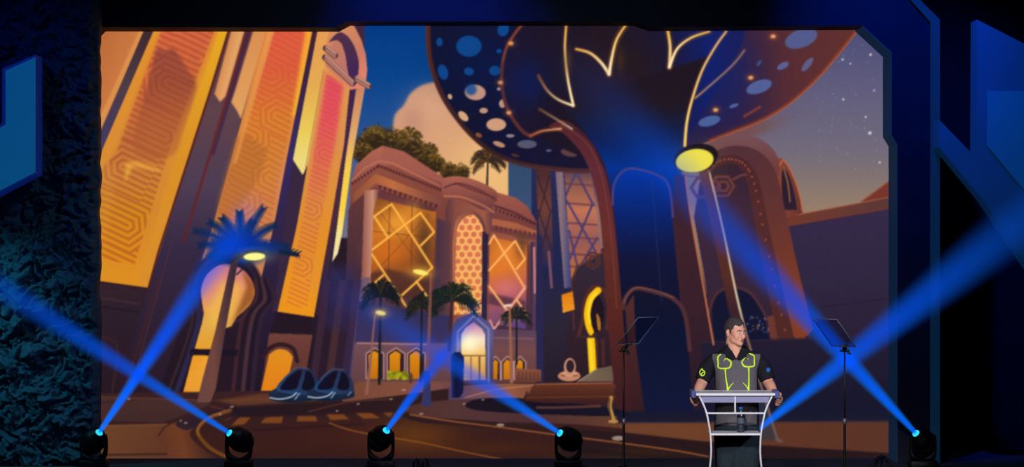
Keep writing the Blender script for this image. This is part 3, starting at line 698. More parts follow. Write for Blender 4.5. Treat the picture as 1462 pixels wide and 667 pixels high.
def build_canvas():
    paint()
    c = CAN.reshape(CH // 2, 2, CW // 2, 2, 3).mean((1, 3))
    c = blur_arr(c, .55)
    # a slight cell-to-cell unevenness
    c = np.clip(c + RNG.normal(0, 1.2, c.shape[:2])[..., None], 0, 255) / 255.
    # panel response: a little more contrast and colour
    c = c ** 1.10
    c[..., 2] *= 1 - .11 * np.clip(1 - (c[..., 2] - c[..., 0]) * 5, 0, 1)
    g = c.mean(-1, keepdims=True)
    c = np.clip(g + (c - g) * 1.01, 0, 1)
    return np.where(c <= .04045, c / 12.92, ((c + .055) / 1.055) ** 2.4).astype(np.float32)

# =====================================================================
#  Scene helpers
# =====================================================================
sc = bpy.context.scene
COL = sc.collection
F, CAMZ, CX, CY = 3800.0, 2.566, 731.0, 335.0


def W(px, py, D):
    """point of the hall seen at (px, py) of the 1462 x 667 frame, D metres from the camera"""
    return Vector(((px - CX) * D / F, D - 20.0, CAMZ - (py - CY) * D / F))


def lin(c):
    return tuple((v / 255 / 12.92 if v / 255 <= .04045 else ((v / 255 + .055) / 1.055) ** 2.4) for v in c)


def node_mat(name):
    m = bpy.data.materials.new(name); m.use_nodes = True
    return m, m.node_tree.nodes, m.node_tree.links


def mat(name, rgb, rough=.6, metal=0., noise=.15, nscale=30., spec=.3, emit=None, es=0., bump=0., alpha=None):
    m, n, l = node_mat(name)
    b = n['Principled BSDF']
    tc = n.new('ShaderNodeTexCoord'); nz = n.new('ShaderNodeTexNoise'); nz.inputs['Scale'].default_value = nscale; nz.inputs['Detail'].default_value = 4
    l.new(tc.outputs['Object'], nz.inputs['Vector'])
    mx = n.new('ShaderNodeMix'); mx.data_type = 'RGBA'
    c = lin(rgb)
    mx.inputs['A'].default_value = (*[v * (1 - noise) for v in c], 1); mx.inputs['B'].default_value = (*[min(1, v * (1 + noise)) for v in c], 1)
    l.new(nz.outputs['Fac'], mx.inputs['Factor']); l.new(mx.outputs['Result'], b.inputs['Base Color'])
    b.inputs['Roughness'].default_value = rough; b.inputs['Metallic'].default_value = metal
    b.inputs['Specular IOR Level'].default_value = spec
    if emit:
        b.inputs['Emission Color'].default_value = (*lin(emit), 1); b.inputs['Emission Strength'].default_value = es
    if bump:
        bp = n.new('ShaderNodeBump'); bp.inputs['Strength'].default_value = bump; bp.inputs['Distance'].default_value = .01
        l.new(nz.outputs['Fac'], bp.inputs['Height']); l.new(bp.outputs['Normal'], b.inputs['Normal'])
    if alpha is not None:
        b.inputs['Alpha'].default_value = alpha
    return m


def link(name, me, parent=None):
    o = bpy.data.objects.new(name, me); COL.objects.link(o)
    if parent:
        o.parent = parent
    return o


def obj(name, bm, m, parent=None, smooth=True):
    """one mesh object; geometry is given in the parent's local space"""
    bmesh.ops.recalc_face_normals(bm, faces=bm.faces)
    me = bpy.data.meshes.new(name); bm.to_mesh(me); bm.free()
    for p in me.polygons:
        p.use_smooth = smooth
    for k in (m if isinstance(m, (list, tuple)) else [m]):
        me.materials.append(k)
    return link(name, me, parent)


def tag(o, label=None, cat=None, group=None, kind=None):
    for k, v in (('label', label), ('category', cat), ('group', group), ('kind', kind)):
        if v:
            o[k] = v
    return o


def thing(name, loc, label, cat, group=None):
    o = link(name, None); o.location = loc
    return tag(o, label, cat, group)


def dup(root, loc, label, deep=True):
    r = root.copy(); COL.objects.link(r); r.location = loc; r['label'] = label
    def rec(src, dst):
        for ch in list(src.children):
            c = ch.copy(); COL.objects.link(c); c.parent = dst
            rec(ch, c)
    rec(root, r)
    return r


def box(bm, c, s, bev=0., rot=None):
    r = bmesh.ops.create_cube(bm, size=1.)
    vs = r['verts']
    bmesh.ops.scale(bm, verts=vs, vec=s)
    if bev:
        es = list({e for v in vs for e in v.link_edges})
        q = bmesh.ops.bevel(bm, geom=es, offset=bev, segments=2, affect='EDGES', profile=.5)
        vs = list({v for f in q['faces'] for v in f.verts} | {v for v in vs if v.is_valid})
    if rot is not None:
        bmesh.ops.rotate(bm, verts=vs, matrix=rot, cent=(0, 0, 0))
    bmesh.ops.translate(bm, verts=vs, vec=c)
    return vs


def ring_loft(bm, rings, closed_ends=True):
    """rings: list of lists of Vectors with equal counts"""
    vr = [[bm.verts.new(p) for p in r] for r in rings]
    n = len(vr[0])
    for a, b in zip(vr, vr[1:]):
        for i in range(n):
            bm.faces.new((a[i], a[(i + 1) % n], b[(i + 1) % n], b[i]))
    if closed_ends:
        bm.faces.new(list(reversed(vr[0]))); bm.faces.new(vr[-1])


def tube(bm, pts, rad, seg=10, cap=True, sub=0, flat=1.):
    """tube along pts; rad = number or list; round caps; flat squashes the second axis"""
    pts = [Vector(p) for p in pts]
    if not isinstance(rad, (list, tuple)):
        rad = [rad] * len(pts)
    if sub:
        q = spl([(*p, r) for p, r in zip(pts, rad)], sub)
        pts = [Vector(k[:3]) for k in q]; rad = [k[3] for k in q]
    n = len(pts)
    tans = []
    for i in range(n):
        t = pts[min(i + 1, n - 1)] - pts[max(i - 1, 0)]
        tans.append(t.normalized() if t.length > 1e-9 else Vector((0, 0, 1)))
    up = Vector((0, 1, 0)) if abs(tans[0].y) < .9 else Vector((1, 0, 0))
    a = tans[0].cross(up).normalized(); rings = []
    def ring(c, t, a, r):
        b = t.cross(a).normalized()
        return [c + a * (r * math.cos(2 * PI * k / seg)) + b * (r * flat * math.sin(2 * PI * k / seg)) for k in range(seg)]
    for i in range(n):
        t = tans[i]
        a = (a - t * a.dot(t)).normalized()
        if i == 0 and cap:
            for f, g in ((-.98, .2), (-.8, .6), (-.4, .92)):
                rings.append(ring(pts[0] + t * (f * rad[0]), t, a, rad[0] * g))
        rings.append(ring(pts[i], t, a, rad[i]))
        if i == n - 1 and cap:
            for f, g in ((.4, .92), (.8, .6), (.98, .2)):
                rings.append(ring(pts[i] + t * (f * rad[i]), t, a, rad[i] * g))
    ring_loft(bm, rings)


def lathe(bm, prof, seg=20, M=None):
    M = M or Matrix()
    ring_loft(bm, [[M @ Vector((r * math.cos(2 * PI * k / seg), r * math.sin(2 * PI * k / seg), z)) for k in range(seg)] for r, z in prof])


def ellipsoid(bm, c, r, M=None, seg=20, rot=None):
    q = bmesh.ops.create_uvsphere(bm, u_segments=seg, v_segments=seg // 2 + 2, radius=1.)
    bmesh.ops.scale(bm, verts=q['verts'], vec=r)
    if rot is not None:
        bmesh.ops.rotate(bm, verts=q['verts'], matrix=rot, cent=(0, 0, 0))
    bmesh.ops.translate(bm, verts=q['verts'], vec=c)
    if M is not None:
        bmesh.ops.transform(bm, verts=q['verts'], matrix=M)


def extrude_poly(bm, pts3, vec):
    """closed prism: polygon pts3 swept by vec (concave allowed)"""
    a = [bm.verts.new(p) for p in pts3]; b = [bm.verts.new(Vector(p) + Vector(vec)) for p in pts3]
    n = len(a)
    f1 = bm.faces.new(a); f2 = bm.faces.new(list(reversed(b)))
    for i in range(n):
        bm.faces.new((a[(i + 1) % n], a[i], b[i], b[(i + 1) % n]))
    f1.normal_update(); f2.normal_update()
    bmesh.ops.triangulate(bm, faces=[f1, f2])


def remesh(bm, vox, smooth=2, fac=.5):
    """union of closed shapes as one continuous surface"""
    me = bpy.data.meshes.new('tmp'); bm.to_mesh(me); bm.free()
    o = link('tmp', me)
    md = o.modifiers.new('r', 'REMESH'); md.mode = 'VOXEL'; md.voxel_size = vox; md.adaptivity = 0
    if smooth:
        s = o.modifiers.new('s', 'SMOOTH'); s.iterations = smooth; s.factor = fac
    dg = bpy.context.evaluated_depsgraph_get()
    out = bpy.data.meshes.new_from_object(o.evaluated_get(dg))
    bpy.data.objects.remove(o); bpy.data.meshes.remove(me)
    b2 = bmesh.new(); b2.from_mesh(out); bpy.data.meshes.remove(out)
    return b2


# ---------------------------------------------------------------- materials
M_BLACK = mat('matte_black_paint', (13, 13, 18), .55, noise=.2)
M_FIX = mat('black_fixture_plastic', (9, 9, 13), .5, noise=.2, spec=.2)
M_FRAME = mat('dark_painted_scenic_panel', (26, 29, 42), .75, noise=.35, nscale=2.5, spec=.08)
M_RET = mat('navy_glow_return', (24, 36, 52), .8, noise=.2, nscale=2, spec=.05, emit=(12, 32, 54), es=.8)  # emission stands in for blue light falling on the return
M_BACK = mat('black_drape', (24, 26, 34), .95, noise=.3, nscale=4, spec=0)
M_FLOOR = mat('dark_stage_floor', (58, 60, 70), .9, noise=.25, nscale=1.5, spec=0)
M_TRIM = mat('teal_edge_strip', (14, 40, 56), .6, noise=.6, nscale=1.6, emit=(12, 52, 84), es=.3)  # weak emission imitates teal light on the trim
M_STEEL = mat('brushed_grey_steel', (120, 118, 126), .4, .6, noise=.1)
M_ALU = mat('satin_aluminium', (205, 203, 212), .45, .15, noise=.06)
M_SKIN = mat('skin', (208, 150, 128), .55, noise=.07, nscale=40, spec=.3)
M_LIP = mat('lips', (140, 78, 70), .5)
M_HAIR = mat('short_grey_brown_hair', (58, 52, 56), .8, noise=.5, nscale=120, bump=.6)
M_SHIRT = mat('black_cotton', (26, 26, 34), .85, noise=.2, nscale=60, spec=.1)
M_PANEL = mat('charcoal_cotton', (86, 82, 88), .85, noise=.12, nscale=60, spec=.1)
M_GREEN = mat('lime_green_print', (186, 222, 62), .8, noise=.08, spec=.05, emit=(170, 220, 50), es=.05)  # slight emission lifts the green as if more strongly lit
M_BLUEP = mat('blue_print', (24, 84, 170), .7)
M_JEANS = mat('dark_washed_denim', (34, 44, 52), .85, noise=.3, nscale=25, spec=.1)
M_LEATHER = mat('black_leather', (16, 15, 16), .45)

# =====================================================================
#  Setting
# =====================================================================
bm = bmesh.new(); box(bm, (0, -2.5, -.15), (34, 34, .3))
tag(obj('floor', bm, M_FLOOR, smooth=False), 'dark stage floor running under the LED wall', 'floor', kind='structure')
bm = bmesh.new(); box(bm, (0, 12.1, 4.5), (34, .2, 9))
tag(obj('wall_back', bm, M_BACK, smooth=False), 'black back wall behind the stage set', 'wall', kind='structure')

# rough scenic wall on the left: crumpled, foam-like rock
from mathutils import noise as mn
def rock_wall():
    D = 29.62; y0 = D - 20
    xr = (140.5 - CX) * D / F; xl = xr - 2.3
    st = .014
    nx = int((xr - xl) / st); nz = int(5.75 / st)
    bm = bmesh.new(); grid = []
    for j in range(nz + 1):
        z = j * 5.75 / nz; row = []
        edge = .022 * mn.noise((3.1, z * 2.3, 0)) + .014 * mn.noise((9.1, z * 7, 0))
        for i in range(nx + 1):
            x = xl + (xr + edge - xl) * i / nx
            p = Vector((x * 2.6, z * 2.6, 1.3))
            q = p + Vector((mn.noise(p * 1.9), mn.noise(p * 1.9 + Vector((7, 3, 1))), 0)) * .35
            h = .75 * abs(mn.noise(q * 1.1)) + .62 * abs(mn.noise(q * 2.3)) + .42 * abs(mn.noise(q * 4.7)) + .22 * abs(mn.noise(q * 9.5)) + .12 * mn.noise(q * 19)
            e = min(1, (nx - i) * st / .07)
            row.append(bm.verts.new((x, y0 - .26 * h * (.35 + .65 * e) + .05 * (1 - e), z)))
        grid.append(row)
    for j in range(nz):
        for i in range(nx):
            bm.faces.new((grid[j][i], grid[j][i + 1], grid[j + 1][i + 1], grid[j + 1][i]))
    # closed sides and back
    ring = [grid[0][i] for i in range(nx + 1)] + [grid[j][nx] for j in range(1, nz + 1)] + [grid[nz][i] for i in range(nx - 1, -1, -1)] + [grid[j][0] for j in range(nz - 1, 0, -1)]
    back = [bm.verts.new((v.co.x, y0 + .2, v.co.z)) for v in ring]
    n = len(ring)
    for i in range(n):
        bm.faces.new((ring[(i + 1) % n], ring[i], back[i], back[(i + 1) % n]))
    bm.faces.new(back)
    m = mat('crumpled_scenic_rock', (44, 74, 92), .85, noise=.4, nscale=6, spec=.25, bump=.3)
    tag(obj('wall_left', bm, m), 'crumpled dark rock-like scenic wall left of the screen', 'wall', kind='structure')
rock_wall()

# =====================================================================
#  LED wall
# =====================================================================
DS = 30.5
led = thing('led_screen', W(705, 654, DS), 'huge LED wall showing a desert city street at dusk behind the speaker', 'screen')
def led_picture():
    c = build_canvas()
    h, w = c.shape[:2]
    xs = PX0 + (np.arange(w) + .5) * (PX1 - PX0) / w
    ys = PY0 + (np.arange(h) + .5) * (PY1 - PY0) / h
    co = np.zeros((h, w, 3), np.float32)
    co[..., 0] = ((xs - CX) * DS / F)[None, :] - led.location.x
    co[..., 2] = (CAMZ - (ys - CY) * DS / F)[:, None] - led.location.z
    co[..., 1] = DS - 20 - led.location.y
    idx = np.arange(h * w, dtype=np.int32).reshape(h, w)
    q = np.stack([idx[1:, :-1], idx[1:, 1:], idx[:-1, 1:], idx[:-1, :-1]], -1).reshape(-1, 4)
    me = bpy.data.meshes.new('picture')
    me.vertices.add(h * w); me.vertices.foreach_set('co', co.ravel())
    me.loops.add(q.size); me.loops.foreach_set('vertex_index', q.ravel())
    me.polygons.add(len(q)); me.polygons.foreach_set('loop_start', np.arange(0, q.size, 4, dtype=np.int32))
    me.update(calc_edges=True); me.validate()
    a = me.color_attributes.new('cell_colour', 'FLOAT_COLOR', 'POINT')
    rgba = np.ones((h * w, 4), np.float32); rgba[:, :3] = c.reshape(-1, 3)
    a.data.foreach_set('color', rgba.ravel())
    m, n, l = node_mat('led_cells')
    n.remove(n['Principled BSDF'])
    at = n.new('ShaderNodeAttribute'); at.attribute_name = 'cell_colour'
    em = n.new('ShaderNodeEmission'); em.inputs['Strength'].default_value = 1.
    l.new(at.outputs['Color'], em.inputs['Color']); l.new(em.outputs[0], n['Material Output'].inputs['Surface'])
    m.cycles.emission_sampling = 'NONE'
    me.materials.append(m)
    link('picture', me, led)
led_picture()
bm = bmesh.new()
a = W(PX0 - 2, PY0 - 2, DS) - led.location; b = W(PX1 + 2, 654.6, DS) - led.location
box(bm, ((a.x + b.x) / 2, DS - 20 - led.location.y + .11, (a.z + b.z) / 2), (b.x - a.x, .2, a.z - b.z), .01)
obj('housing', bm, M_BLACK, led, False)

# the surround of the LED wall: one deep portal
def portal():
    D = DS - .02
    op = [(140, 654.5), (140, 56), (151, 45), (484, 45.5), (500, 37), (904, 37), (926, 44.5), (1222, 43), (1262, 80), (1262, 196), (1270, 209), (1270, 654.5)]
    inn = [W(x, y, D) for x, y in op]
    yf = 29.84 - 20
    for v in inn:
        v.z = max(v.z, .002)
    def fr(px, py):
        v = W(px, py, 29.84); return Vector((v.x, D - 20, v.z))
    outer = [fr(1336, 669.5), fr(1336, 32), fr(1306, 2), fr(1180, -34), fr(60, -34), fr(60, 669.5)]
    for v in outer:
        v.z = max(v.z, .002)
    root = thing('screen_portal', W(705, 669, 29.84), 'dark chamfered stage portal surrounding the LED wall', 'stage portal')
    bm = bmesh.new()
    extrude_poly(bm, [v - root.location for v in inn + outer], (0, yf - (D - 20), 0))
    obj('surround', bm, M_FRAME, root, False)
    bm = bmesh.new()
    rt = [W(x, y, D - .004) for x, y in op[7:]]
    for v in rt:
        v.z = max(v.z, .003)
    off = [Vector((v.x - .012, v.y, v.z - (.012 if k < 2 else 0))) for k, v in enumerate(rt)]
    extrude_poly(bm, [v - root.location for v in rt + off[::-1]], (0, yf + .005 - (D - 20), 0))
    obj('side_return', bm, M_RET, root, False)
    # raised edge strip down the right hand side
    bm = bmesh.new()
    o1 = [(1342, 668), (1342, 28), (1311, -3), (1298, -3), (1329, 32), (1329, 668)]
    pts = [W(x, y, 29.8) - root.location for x, y in o1]
    for v in pts:
        v.z = max(v.z, .004 - root.location.z)
    extrude_poly(bm, pts, (0, .6, 0))
    obj('edge_trim', bm, M_TRIM, root, False)
portal()

# angular set pieces at both sides
def bracket(name, D, pts, thick, m, label, inlay=None, im=None, bevel=.02):
    base = W(sum(p[0] for p in pts) / len(pts), max(p[1] for p in pts), D)
    root = thing(name, base, label, 'set panel')
    bm = bmesh.new()
    extrude_poly(bm, [W(x, y, D) - base for x, y in pts], (0, thick, 0))
    obj('face_panel', bm, m, root, False)
    if inlay:
        bm = bmesh.new()
        extrude_poly(bm, [W(x, y, D - .03) - base for x, y in inlay], (0, .03, 0))
        obj('inlay_panel', bm, im, root, False)
    return root
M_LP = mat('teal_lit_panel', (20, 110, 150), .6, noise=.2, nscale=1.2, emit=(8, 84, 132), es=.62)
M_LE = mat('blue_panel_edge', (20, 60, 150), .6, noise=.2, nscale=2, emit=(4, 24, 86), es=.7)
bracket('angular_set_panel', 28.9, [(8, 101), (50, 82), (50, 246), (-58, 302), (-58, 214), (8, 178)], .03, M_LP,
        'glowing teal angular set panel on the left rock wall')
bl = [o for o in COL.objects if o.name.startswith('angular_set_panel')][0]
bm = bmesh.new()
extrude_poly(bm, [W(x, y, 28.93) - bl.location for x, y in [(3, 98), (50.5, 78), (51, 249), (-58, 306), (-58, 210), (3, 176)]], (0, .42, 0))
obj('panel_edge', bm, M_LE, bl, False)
M_RP = mat('blue_scenic_panel', (30, 80, 108), .7, noise=.3, nscale=1.5, emit=(5, 40, 78), es=.5)  # emission stands in for blue stage light on the panel
M_RI = mat('teal_scenic_inlay', (30, 96, 130), .7, noise=.25, nscale=1.5, emit=(4, 58, 100), es=.55)  # inlay glow imitates teal light, not a lamp
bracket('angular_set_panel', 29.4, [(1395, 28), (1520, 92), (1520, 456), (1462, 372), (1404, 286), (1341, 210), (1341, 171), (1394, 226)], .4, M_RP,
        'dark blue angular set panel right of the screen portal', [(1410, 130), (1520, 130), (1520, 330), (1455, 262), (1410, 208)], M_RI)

# =====================================================================
#  Moving head lights and their beams
# =====================================================================
M_LENS, _n, _l = node_mat('cyan_lit_lens')
_n['Principled BSDF'].inputs['Base Color'].default_value = (.1, .5, .6, 1)
_n['Principled BSDF'].inputs['Emission Color'].default_value = (*lin((40, 214, 232)), 1)
_n['Principled BSDF'].inputs['Emission Strength'].default_value = 1.1


def beam_mat(L, r0, r1, strength, k_len, absorb, col):
    m, n, l = node_mat('blue_haze_beam')
    n.remove(n['Principled BSDF'])
    tc = n.new('ShaderNodeTexCoord'); sp = n.new('ShaderNodeSeparateXYZ'); l.new(tc.outputs['Object'], sp.inputs[0])
    def mth(op, a, b=None, clamp=False):
        q = n.new('ShaderNodeMath'); q.operation = op; q.use_clamp = clamp
        for i, v in enumerate((a, b)):
            if v is None:
                continue
            if isinstance(v, (int, float)):
                q.inputs[i].default_value = v
            else:
                l.new(v, q.inputs[i])
        return q.outputs[0]
    t = mth('DIVIDE', sp.outputs['Z'], L, True)
    R = mth('ADD', mth('MULTIPLY', t, r1 - r0), r0)
    r2 = mth('ADD', mth('MULTIPLY', sp.outputs['X'], sp.outputs['X']), mth('MULTIPLY', sp.outputs['Y'], sp.outputs['Y']))
    q = mth('SUBTRACT', 1., mth('DIVIDE', r2, mth('MULTIPLY', R, R)), True)
    rad = mth('POWER', q, 2.3)
    fade = mth('POWER', mth('SUBTRACT', 1., t, True), k_len)
    d = mth('DIVIDE', mth('MULTIPLY', rad, fade), R)
    em = n.new('ShaderNodeEmission')
    cm = n.new('ShaderNodeMix'); cm.data_type = 'RGBA'
    cm.inputs['A'].default_value = (.006, .30, 1., 1); cm.inputs['B'].default_value = (*col, 1)
    l.new(mth('MULTIPLY', t, 2.6, True), cm.inputs['Factor']); l.new(cm.outputs['Result'], em.inputs['Color'])
    l.new(mth('MULTIPLY', d, strength * .6), em.inputs['Strength'])
    ab = n.new('ShaderNodeVolumeAbsorption'); ab.inputs['Color'].default_value = (.02, .25, .9, 1)
    l.new(mth('MULTIPLY', d, absorb * 1.5), ab.inputs['Density'])
    ad = n.new('ShaderNodeAddShader'); l.new(em.outputs[0], ad.inputs[0]); l.new(ab.outputs[0], ad.inputs[1])
    l.new(ad.outputs[0], n['Material Output'].inputs['Volume'])
    m.cycles.volume_step_rate = .25
    m.cycles.emission_sampling = 'NONE'
    return m


def beam(p0, p1, r0, r1, strength, k_len, absorb, label, col=(.004, .15, .93)):
    p0 = Vector(p0); d = Vector(p1) - p0; L = d.length
    bm = bmesh.new(); lathe(bm, [(r0, 0.), (r0 + (r1 - r0) * .5, L * .5), (r1, L)], 28)
    o = obj('light_beam', bm, beam_mat(L, r0, r1, strength, k_len, absorb, col))
    o.location = p0; o.rotation_mode = 'QUATERNION'; o.rotation_quaternion = d.to_track_quat('Z', 'Y')
    tag(o, label, 'light beam', 'blue beams of haze from the floor lights')
    return o


def fixture(center_px, D, aim, label):
    """moving head on the floor: base, two armed yoke, tilting head with a lens"""
    loc = W(center_px[0], center_px[1], D); hz = loc.z
    root = thing('moving_head_light', (loc.x, loc.y, 0), label, 'stage light', 'moving head lights along the foot of the LED wall')
    bm = bmesh.new(); box(bm, (0, 0, .052), (.30, .26, .095), .015); box(bm, (0, 0, .004), (.24, .2, .008))
    base = obj('base', bm, M_FIX, root)
    bm = bmesh.new(); box(bm, (0, -.132, .055), (.09, .006, .04), .002); obj('display', bm, M_BLACK, base)
    bm = bmesh.new()
    yk = spl([(-.10, .105), (-.143, .16), (-.147, hz), (-.135, hz + .06), (-.12, hz + .06), (-.112, hz), (-.108, .19), (-.03, .125), (.03, .125), (.108, .19), (.112, hz), (.12, hz + .06), (.135, hz + .06), (.147, hz), (.143, .16), (.10, .105)], 5, True)
    extrude_poly(bm, [Vector((x, -.06, z)) for x, z in yk], (0, .12, 0))
    bmesh.ops.bevel(bm, geom=[e for e in bm.edges if e.is_manifold and e.calc_face_angle(0) > 1.2], offset=.008, segments=2, affect='EDGES')
    obj('yoke', bm, M_FIX, root)
    bm = bmesh.new()
    Mx = Matrix.Translation((0, 0, hz)) @ Vector(aim).to_track_quat('Z', 'Y').to_matrix().to_4x4()
    lathe(bm, [(.02, -.17), (.075, -.165), (.108, -.13), (.124, -.06), (.128, 0), (.122, .06), (.10, .105), (.07, .125), (.062, .16), (.05, .164), (.046, .15), (.01, .148)], 24, Mx)
    head = obj('head', bm, M_FIX, root)
    bm = bmesh.new()
    for k in range(5):
        lathe(bm, [(.1295 - .0012 * k * k, -.012 - .022 * k), (.1325 - .0012 * k * k, -.014 - .022 * k), (.1325 - .0012 * k * k, -.020 - .022 * k), (.1295 - .0012 * k * k, -.022 - .022 * k)], 24, Mx)
    obj('cooling_fins', bm, M_FIX, head)
    bm = bmesh.new(); lathe(bm, [(.002, .166), (.03, .163), (.041, .155), (.041, .150), (.002, .150)], 18, Mx)
    obj('lens', bm, M_LENS, head)
    return root, Vector((loc.x, loc.y, hz)), Vector(aim).normalized()


def light_set(center, D, end_px, end_D, label, blabel, r1, strength, klen, absorb):
    c = W(center[0], center[1], D)
    aim = (W(end_px[0], end_px[1], end_D) - c).normalized()
    root, c, a = fixture(center, D, aim, label)
    p0 = c + a * .17
    beam(p0, W(end_px[0], end_px[1], end_D), .035, r1, strength, klen, absorb, blabel)


light_set((134, 629), 29.15, (372, 276), 26.4, 'moving head light half hidden beside the left rock wall', 'blue beam rising right toward the near palm on the screen', .25, 1.75, 1.0, 1.6)
light_set((341, 627), 29.15, (-110, 340), 26.2, 'moving head light second from the left, beam crossing leftwards', 'blue beam crossing left over the rough rock wall', .25, 1.25, 1.05, 1.4)
light_set((544, 625), 29.15, (690, 430), 27.2, 'moving head light under the low building on the screen', 'short blue beam rising right in front of the low building', .17, 1.5, 1.2, 1.5)
light_set((811, 626), 29.15, (420, 372), 26.0, 'moving head light left of the lectern, beam rising left', 'blue beam fading left across the building with lit windows', .31, 1.25, 1.8, 1.2)
light_set((1317, 629), 29.15, (780, 50), 24.6, 'moving head light at the right foot of the portal', 'long blue beam rising left across the dark trunk', .47, 1.35, 1.5, 1.7)
light_set((1064, 628), 29.15, (1560, 236), 26.0, 'moving head light hidden behind the lectern', 'wide blue beam rising right over the portal edge', .44, 1.5, 1.1, 1.5)

# =====================================================================
#  Small things on the floor at the foot of the wall
# =====================================================================
def floor_dome(px, D, r, h, label, bars=False):
    p = W(px, 600, D)
    root = thing('floor_light', (p.x, p.y, 0), label, 'floor light')
    bm = bmesh.new(); lathe(bm, [(r * .3, .0), (r, .0), (r, .03), (r * .92, .05), (r * .2, .052)], 24); obj('base', bm, M_FIX, root)
    if not bars:
        bm = bmesh.new(); lathe(bm, [(r * .9, .045)] + [(r * .9 * math.cos(t), .045 + (h - .045) * math.sin(t)) for t in (.2, .45, .75, 1.05, 1.3, 1.5)], 24); obj('dome', bm, M_FIX, root)
        bm = bmesh.new(); lathe(bm, [(r * .3, h - .015), (r * .3, h - .002), (r * .26, h + .002), (.005, h + .002)], 20); obj('cap', bm, M_BLACK, root)
    else:
        for k in range(5):
            bm = bmesh.new(); a = PI * k / 5 + .2
            tube(bm, [Vector((r * .92 * math.cos(t) * math.cos(a), r * .92 * math.cos(t) * math.sin(a), .03 + (h - .03) * math.sin(t))) for t in np.linspace(0, PI, 15)], .011, 8)
            obj('guard_bar', bm, M_FIX, root)
        bm = bmesh.new(); ellipsoid(bm, (0, 0, h), (.035, .035, .016)); obj('cap', bm, M_BLACK, root)
    return root
floor_dome(888, 27.6, .19, .175, 'low black domed floor light below the left prompter stand')
floor_dome(1259, 28.4, .13, .195, 'black floor light with arched guard bars near the right screen corner', True)
p = W(976, 600, 27.6)
r = thing('cable_coil', (p.x, p.y, 0), 'black cable coil on the floor left of the lectern', 'cable')
bm = bmesh.new(); tube(bm, [Vector((.13 * math.cos(t), .05 * math.sin(t), .012 + .125 * abs(math.sin(t * .5)))) for t in np.linspace(0, 2 * PI, 30)], .012, 8); obj('raised_loop', bm, M_FIX, r)
bm = bmesh.new(); tube(bm, [Vector((.15 * math.cos(t) * (1 + .05 * math.sin(t * .3)), .11 * math.sin(t), .014 + .0016 * t)) for t in np.linspace(0, 6 * PI, 80)], .012, 8); obj('flat_loops', bm, M_FIX, r)
for k, (px, lab) in enumerate(((593, 'small black cable plug standing on floor, left of a pair'), (606, 'small black cable plug standing on floor, right of a pair'))):
    p = W(px, 600, 29.0)
    r = thing('cable_plug', (p.x, p.y, 0), lab, 'cable plug', 'cable plugs at the foot of the screen')
    bm = bmesh.new(); lathe(bm, [(.01, 0), (.034, 0), (.036, .03), (.028, .085), (.012, .105), (.004, .106)], 14); obj('plug_body', bm, M_FIX, r)
    bm = bmesh.new(); tube(bm, [(0, 0, .095), (.01, .02, .12), (.03, .05, .10), (.05, .07, .03), (.07, .12, .012)], .009, 8, sub=4); obj('cord', bm, M_FIX, r)

# =====================================================================
#  Prompter glasses on thin stands
# =====================================================================
M_GLASS, n_, l_ = node_mat('prompter_glass')
n_.remove(n_['Principled BSDF'])
tr = n_.new('ShaderNodeBsdfTransparent'); tr.inputs['Color'].default_value = (.72, .76, .86, 1)
gl = n_.new('ShaderNodeBsdfGlossy'); gl.inputs['Roughness'].default_value = .05; gl.inputs['Color'].default_value = (.8, .85, .9, 1)
mx = n_.new('ShaderNodeMixShader'); mx.inputs[0].default_value = .035
l_.new(tr.outputs[0], mx.inputs[1]); l_.new(gl.outputs[0], mx.inputs[2]); l_.new(mx.outputs[0], n_['Material Output'].inputs['Surface'])
M_EDGE = mat('pale_glass_edge', (74, 86, 106), .4, noise=.1, emit=(60, 74, 96), es=.1)  # faint emission imitates light caught along the glass edge


def prompter(stand_px, corner, wv, hv, label):
    D = 22.0
    p = W(*stand_px, D)
    root = thing('prompter_stand', (p.x, p.y, 0), label, 'prompter', 'glass prompters flanking the lectern')
    top = p.z
    bm = bmesh.new(); lathe(bm, [(.01, 0), (.17, 0), (.175, .012), (.16, .022), (.03, .03), (.02, .04), (.005, .04)], 28); obj('base', bm, M_BLACK, root)
    zj = CAMZ - (601 - CY) * D / F
    bm = bmesh.new(); lathe(bm, [(.003, .03), (.011, .031), (.011, zj), (.003, zj + .001)], 12); obj('lower_pole', bm, M_BLACK, root)
    bm = bmesh.new(); lathe(bm, [(.003, zj - .02), (.0075, zj - .019), (.0075, top - .015), (.003, top - .014)], 12); obj('upper_pole', bm, M_BLACK, root)
    bm = bmesh.new(); lathe(bm, [(.003, zj - .03), (.017, zj - .028), (.017, zj + .02), (.003, zj + .022)], 14); obj('collar', bm, M_STEEL, root)
    c0 = W(*corner, D) - Vector((p.x, p.y, 0)); wv = Vector(wv); hv = Vector(hv)
    mid = c0 + wv * .5
    bm = bmesh.new(); ellipsoid(bm, (0, 0, top), (.022, .022, .024), seg=14); tube(bm, [(-.03, 0, top - .012), (.03, 0, top - .012)], .011, 10); tube(bm, [(0, 0, top), mid + Vector((0, 0, -.006))], [.014, .012], 10)
    box(bm, mid + Vector((0, 0, .002)), (.07, .03, .02), .004)
    cl = obj('clamp', bm, M_BLACK, root)
    bm = bmesh.new(); tube(bm, [(.028, 0, top - .03), (.045, 0, top - .035)], .009, 8); obj('knob', bm, M_BLACK, cl)
    nn = wv.cross(hv).normalized() * .004
    q = [c0, c0 + wv, c0 + wv + hv, c0 + hv]
    bm = bmesh.new(); extrude_poly(bm, [v - nn * .5 for v in q], nn); g = obj('glass_pane', bm, M_GLASS, root, False)
    bm = bmesh.new(); tube(bm, q + [q[0]], .0042, 6, cap=False); obj('pane_edge', bm, M_EDGE, g)
prompter((890.5, 499), (881.5, 492), (.18, .17, 0), (.163, -.17, .228), 'clear prompter glass on thin black stand left of the lectern')
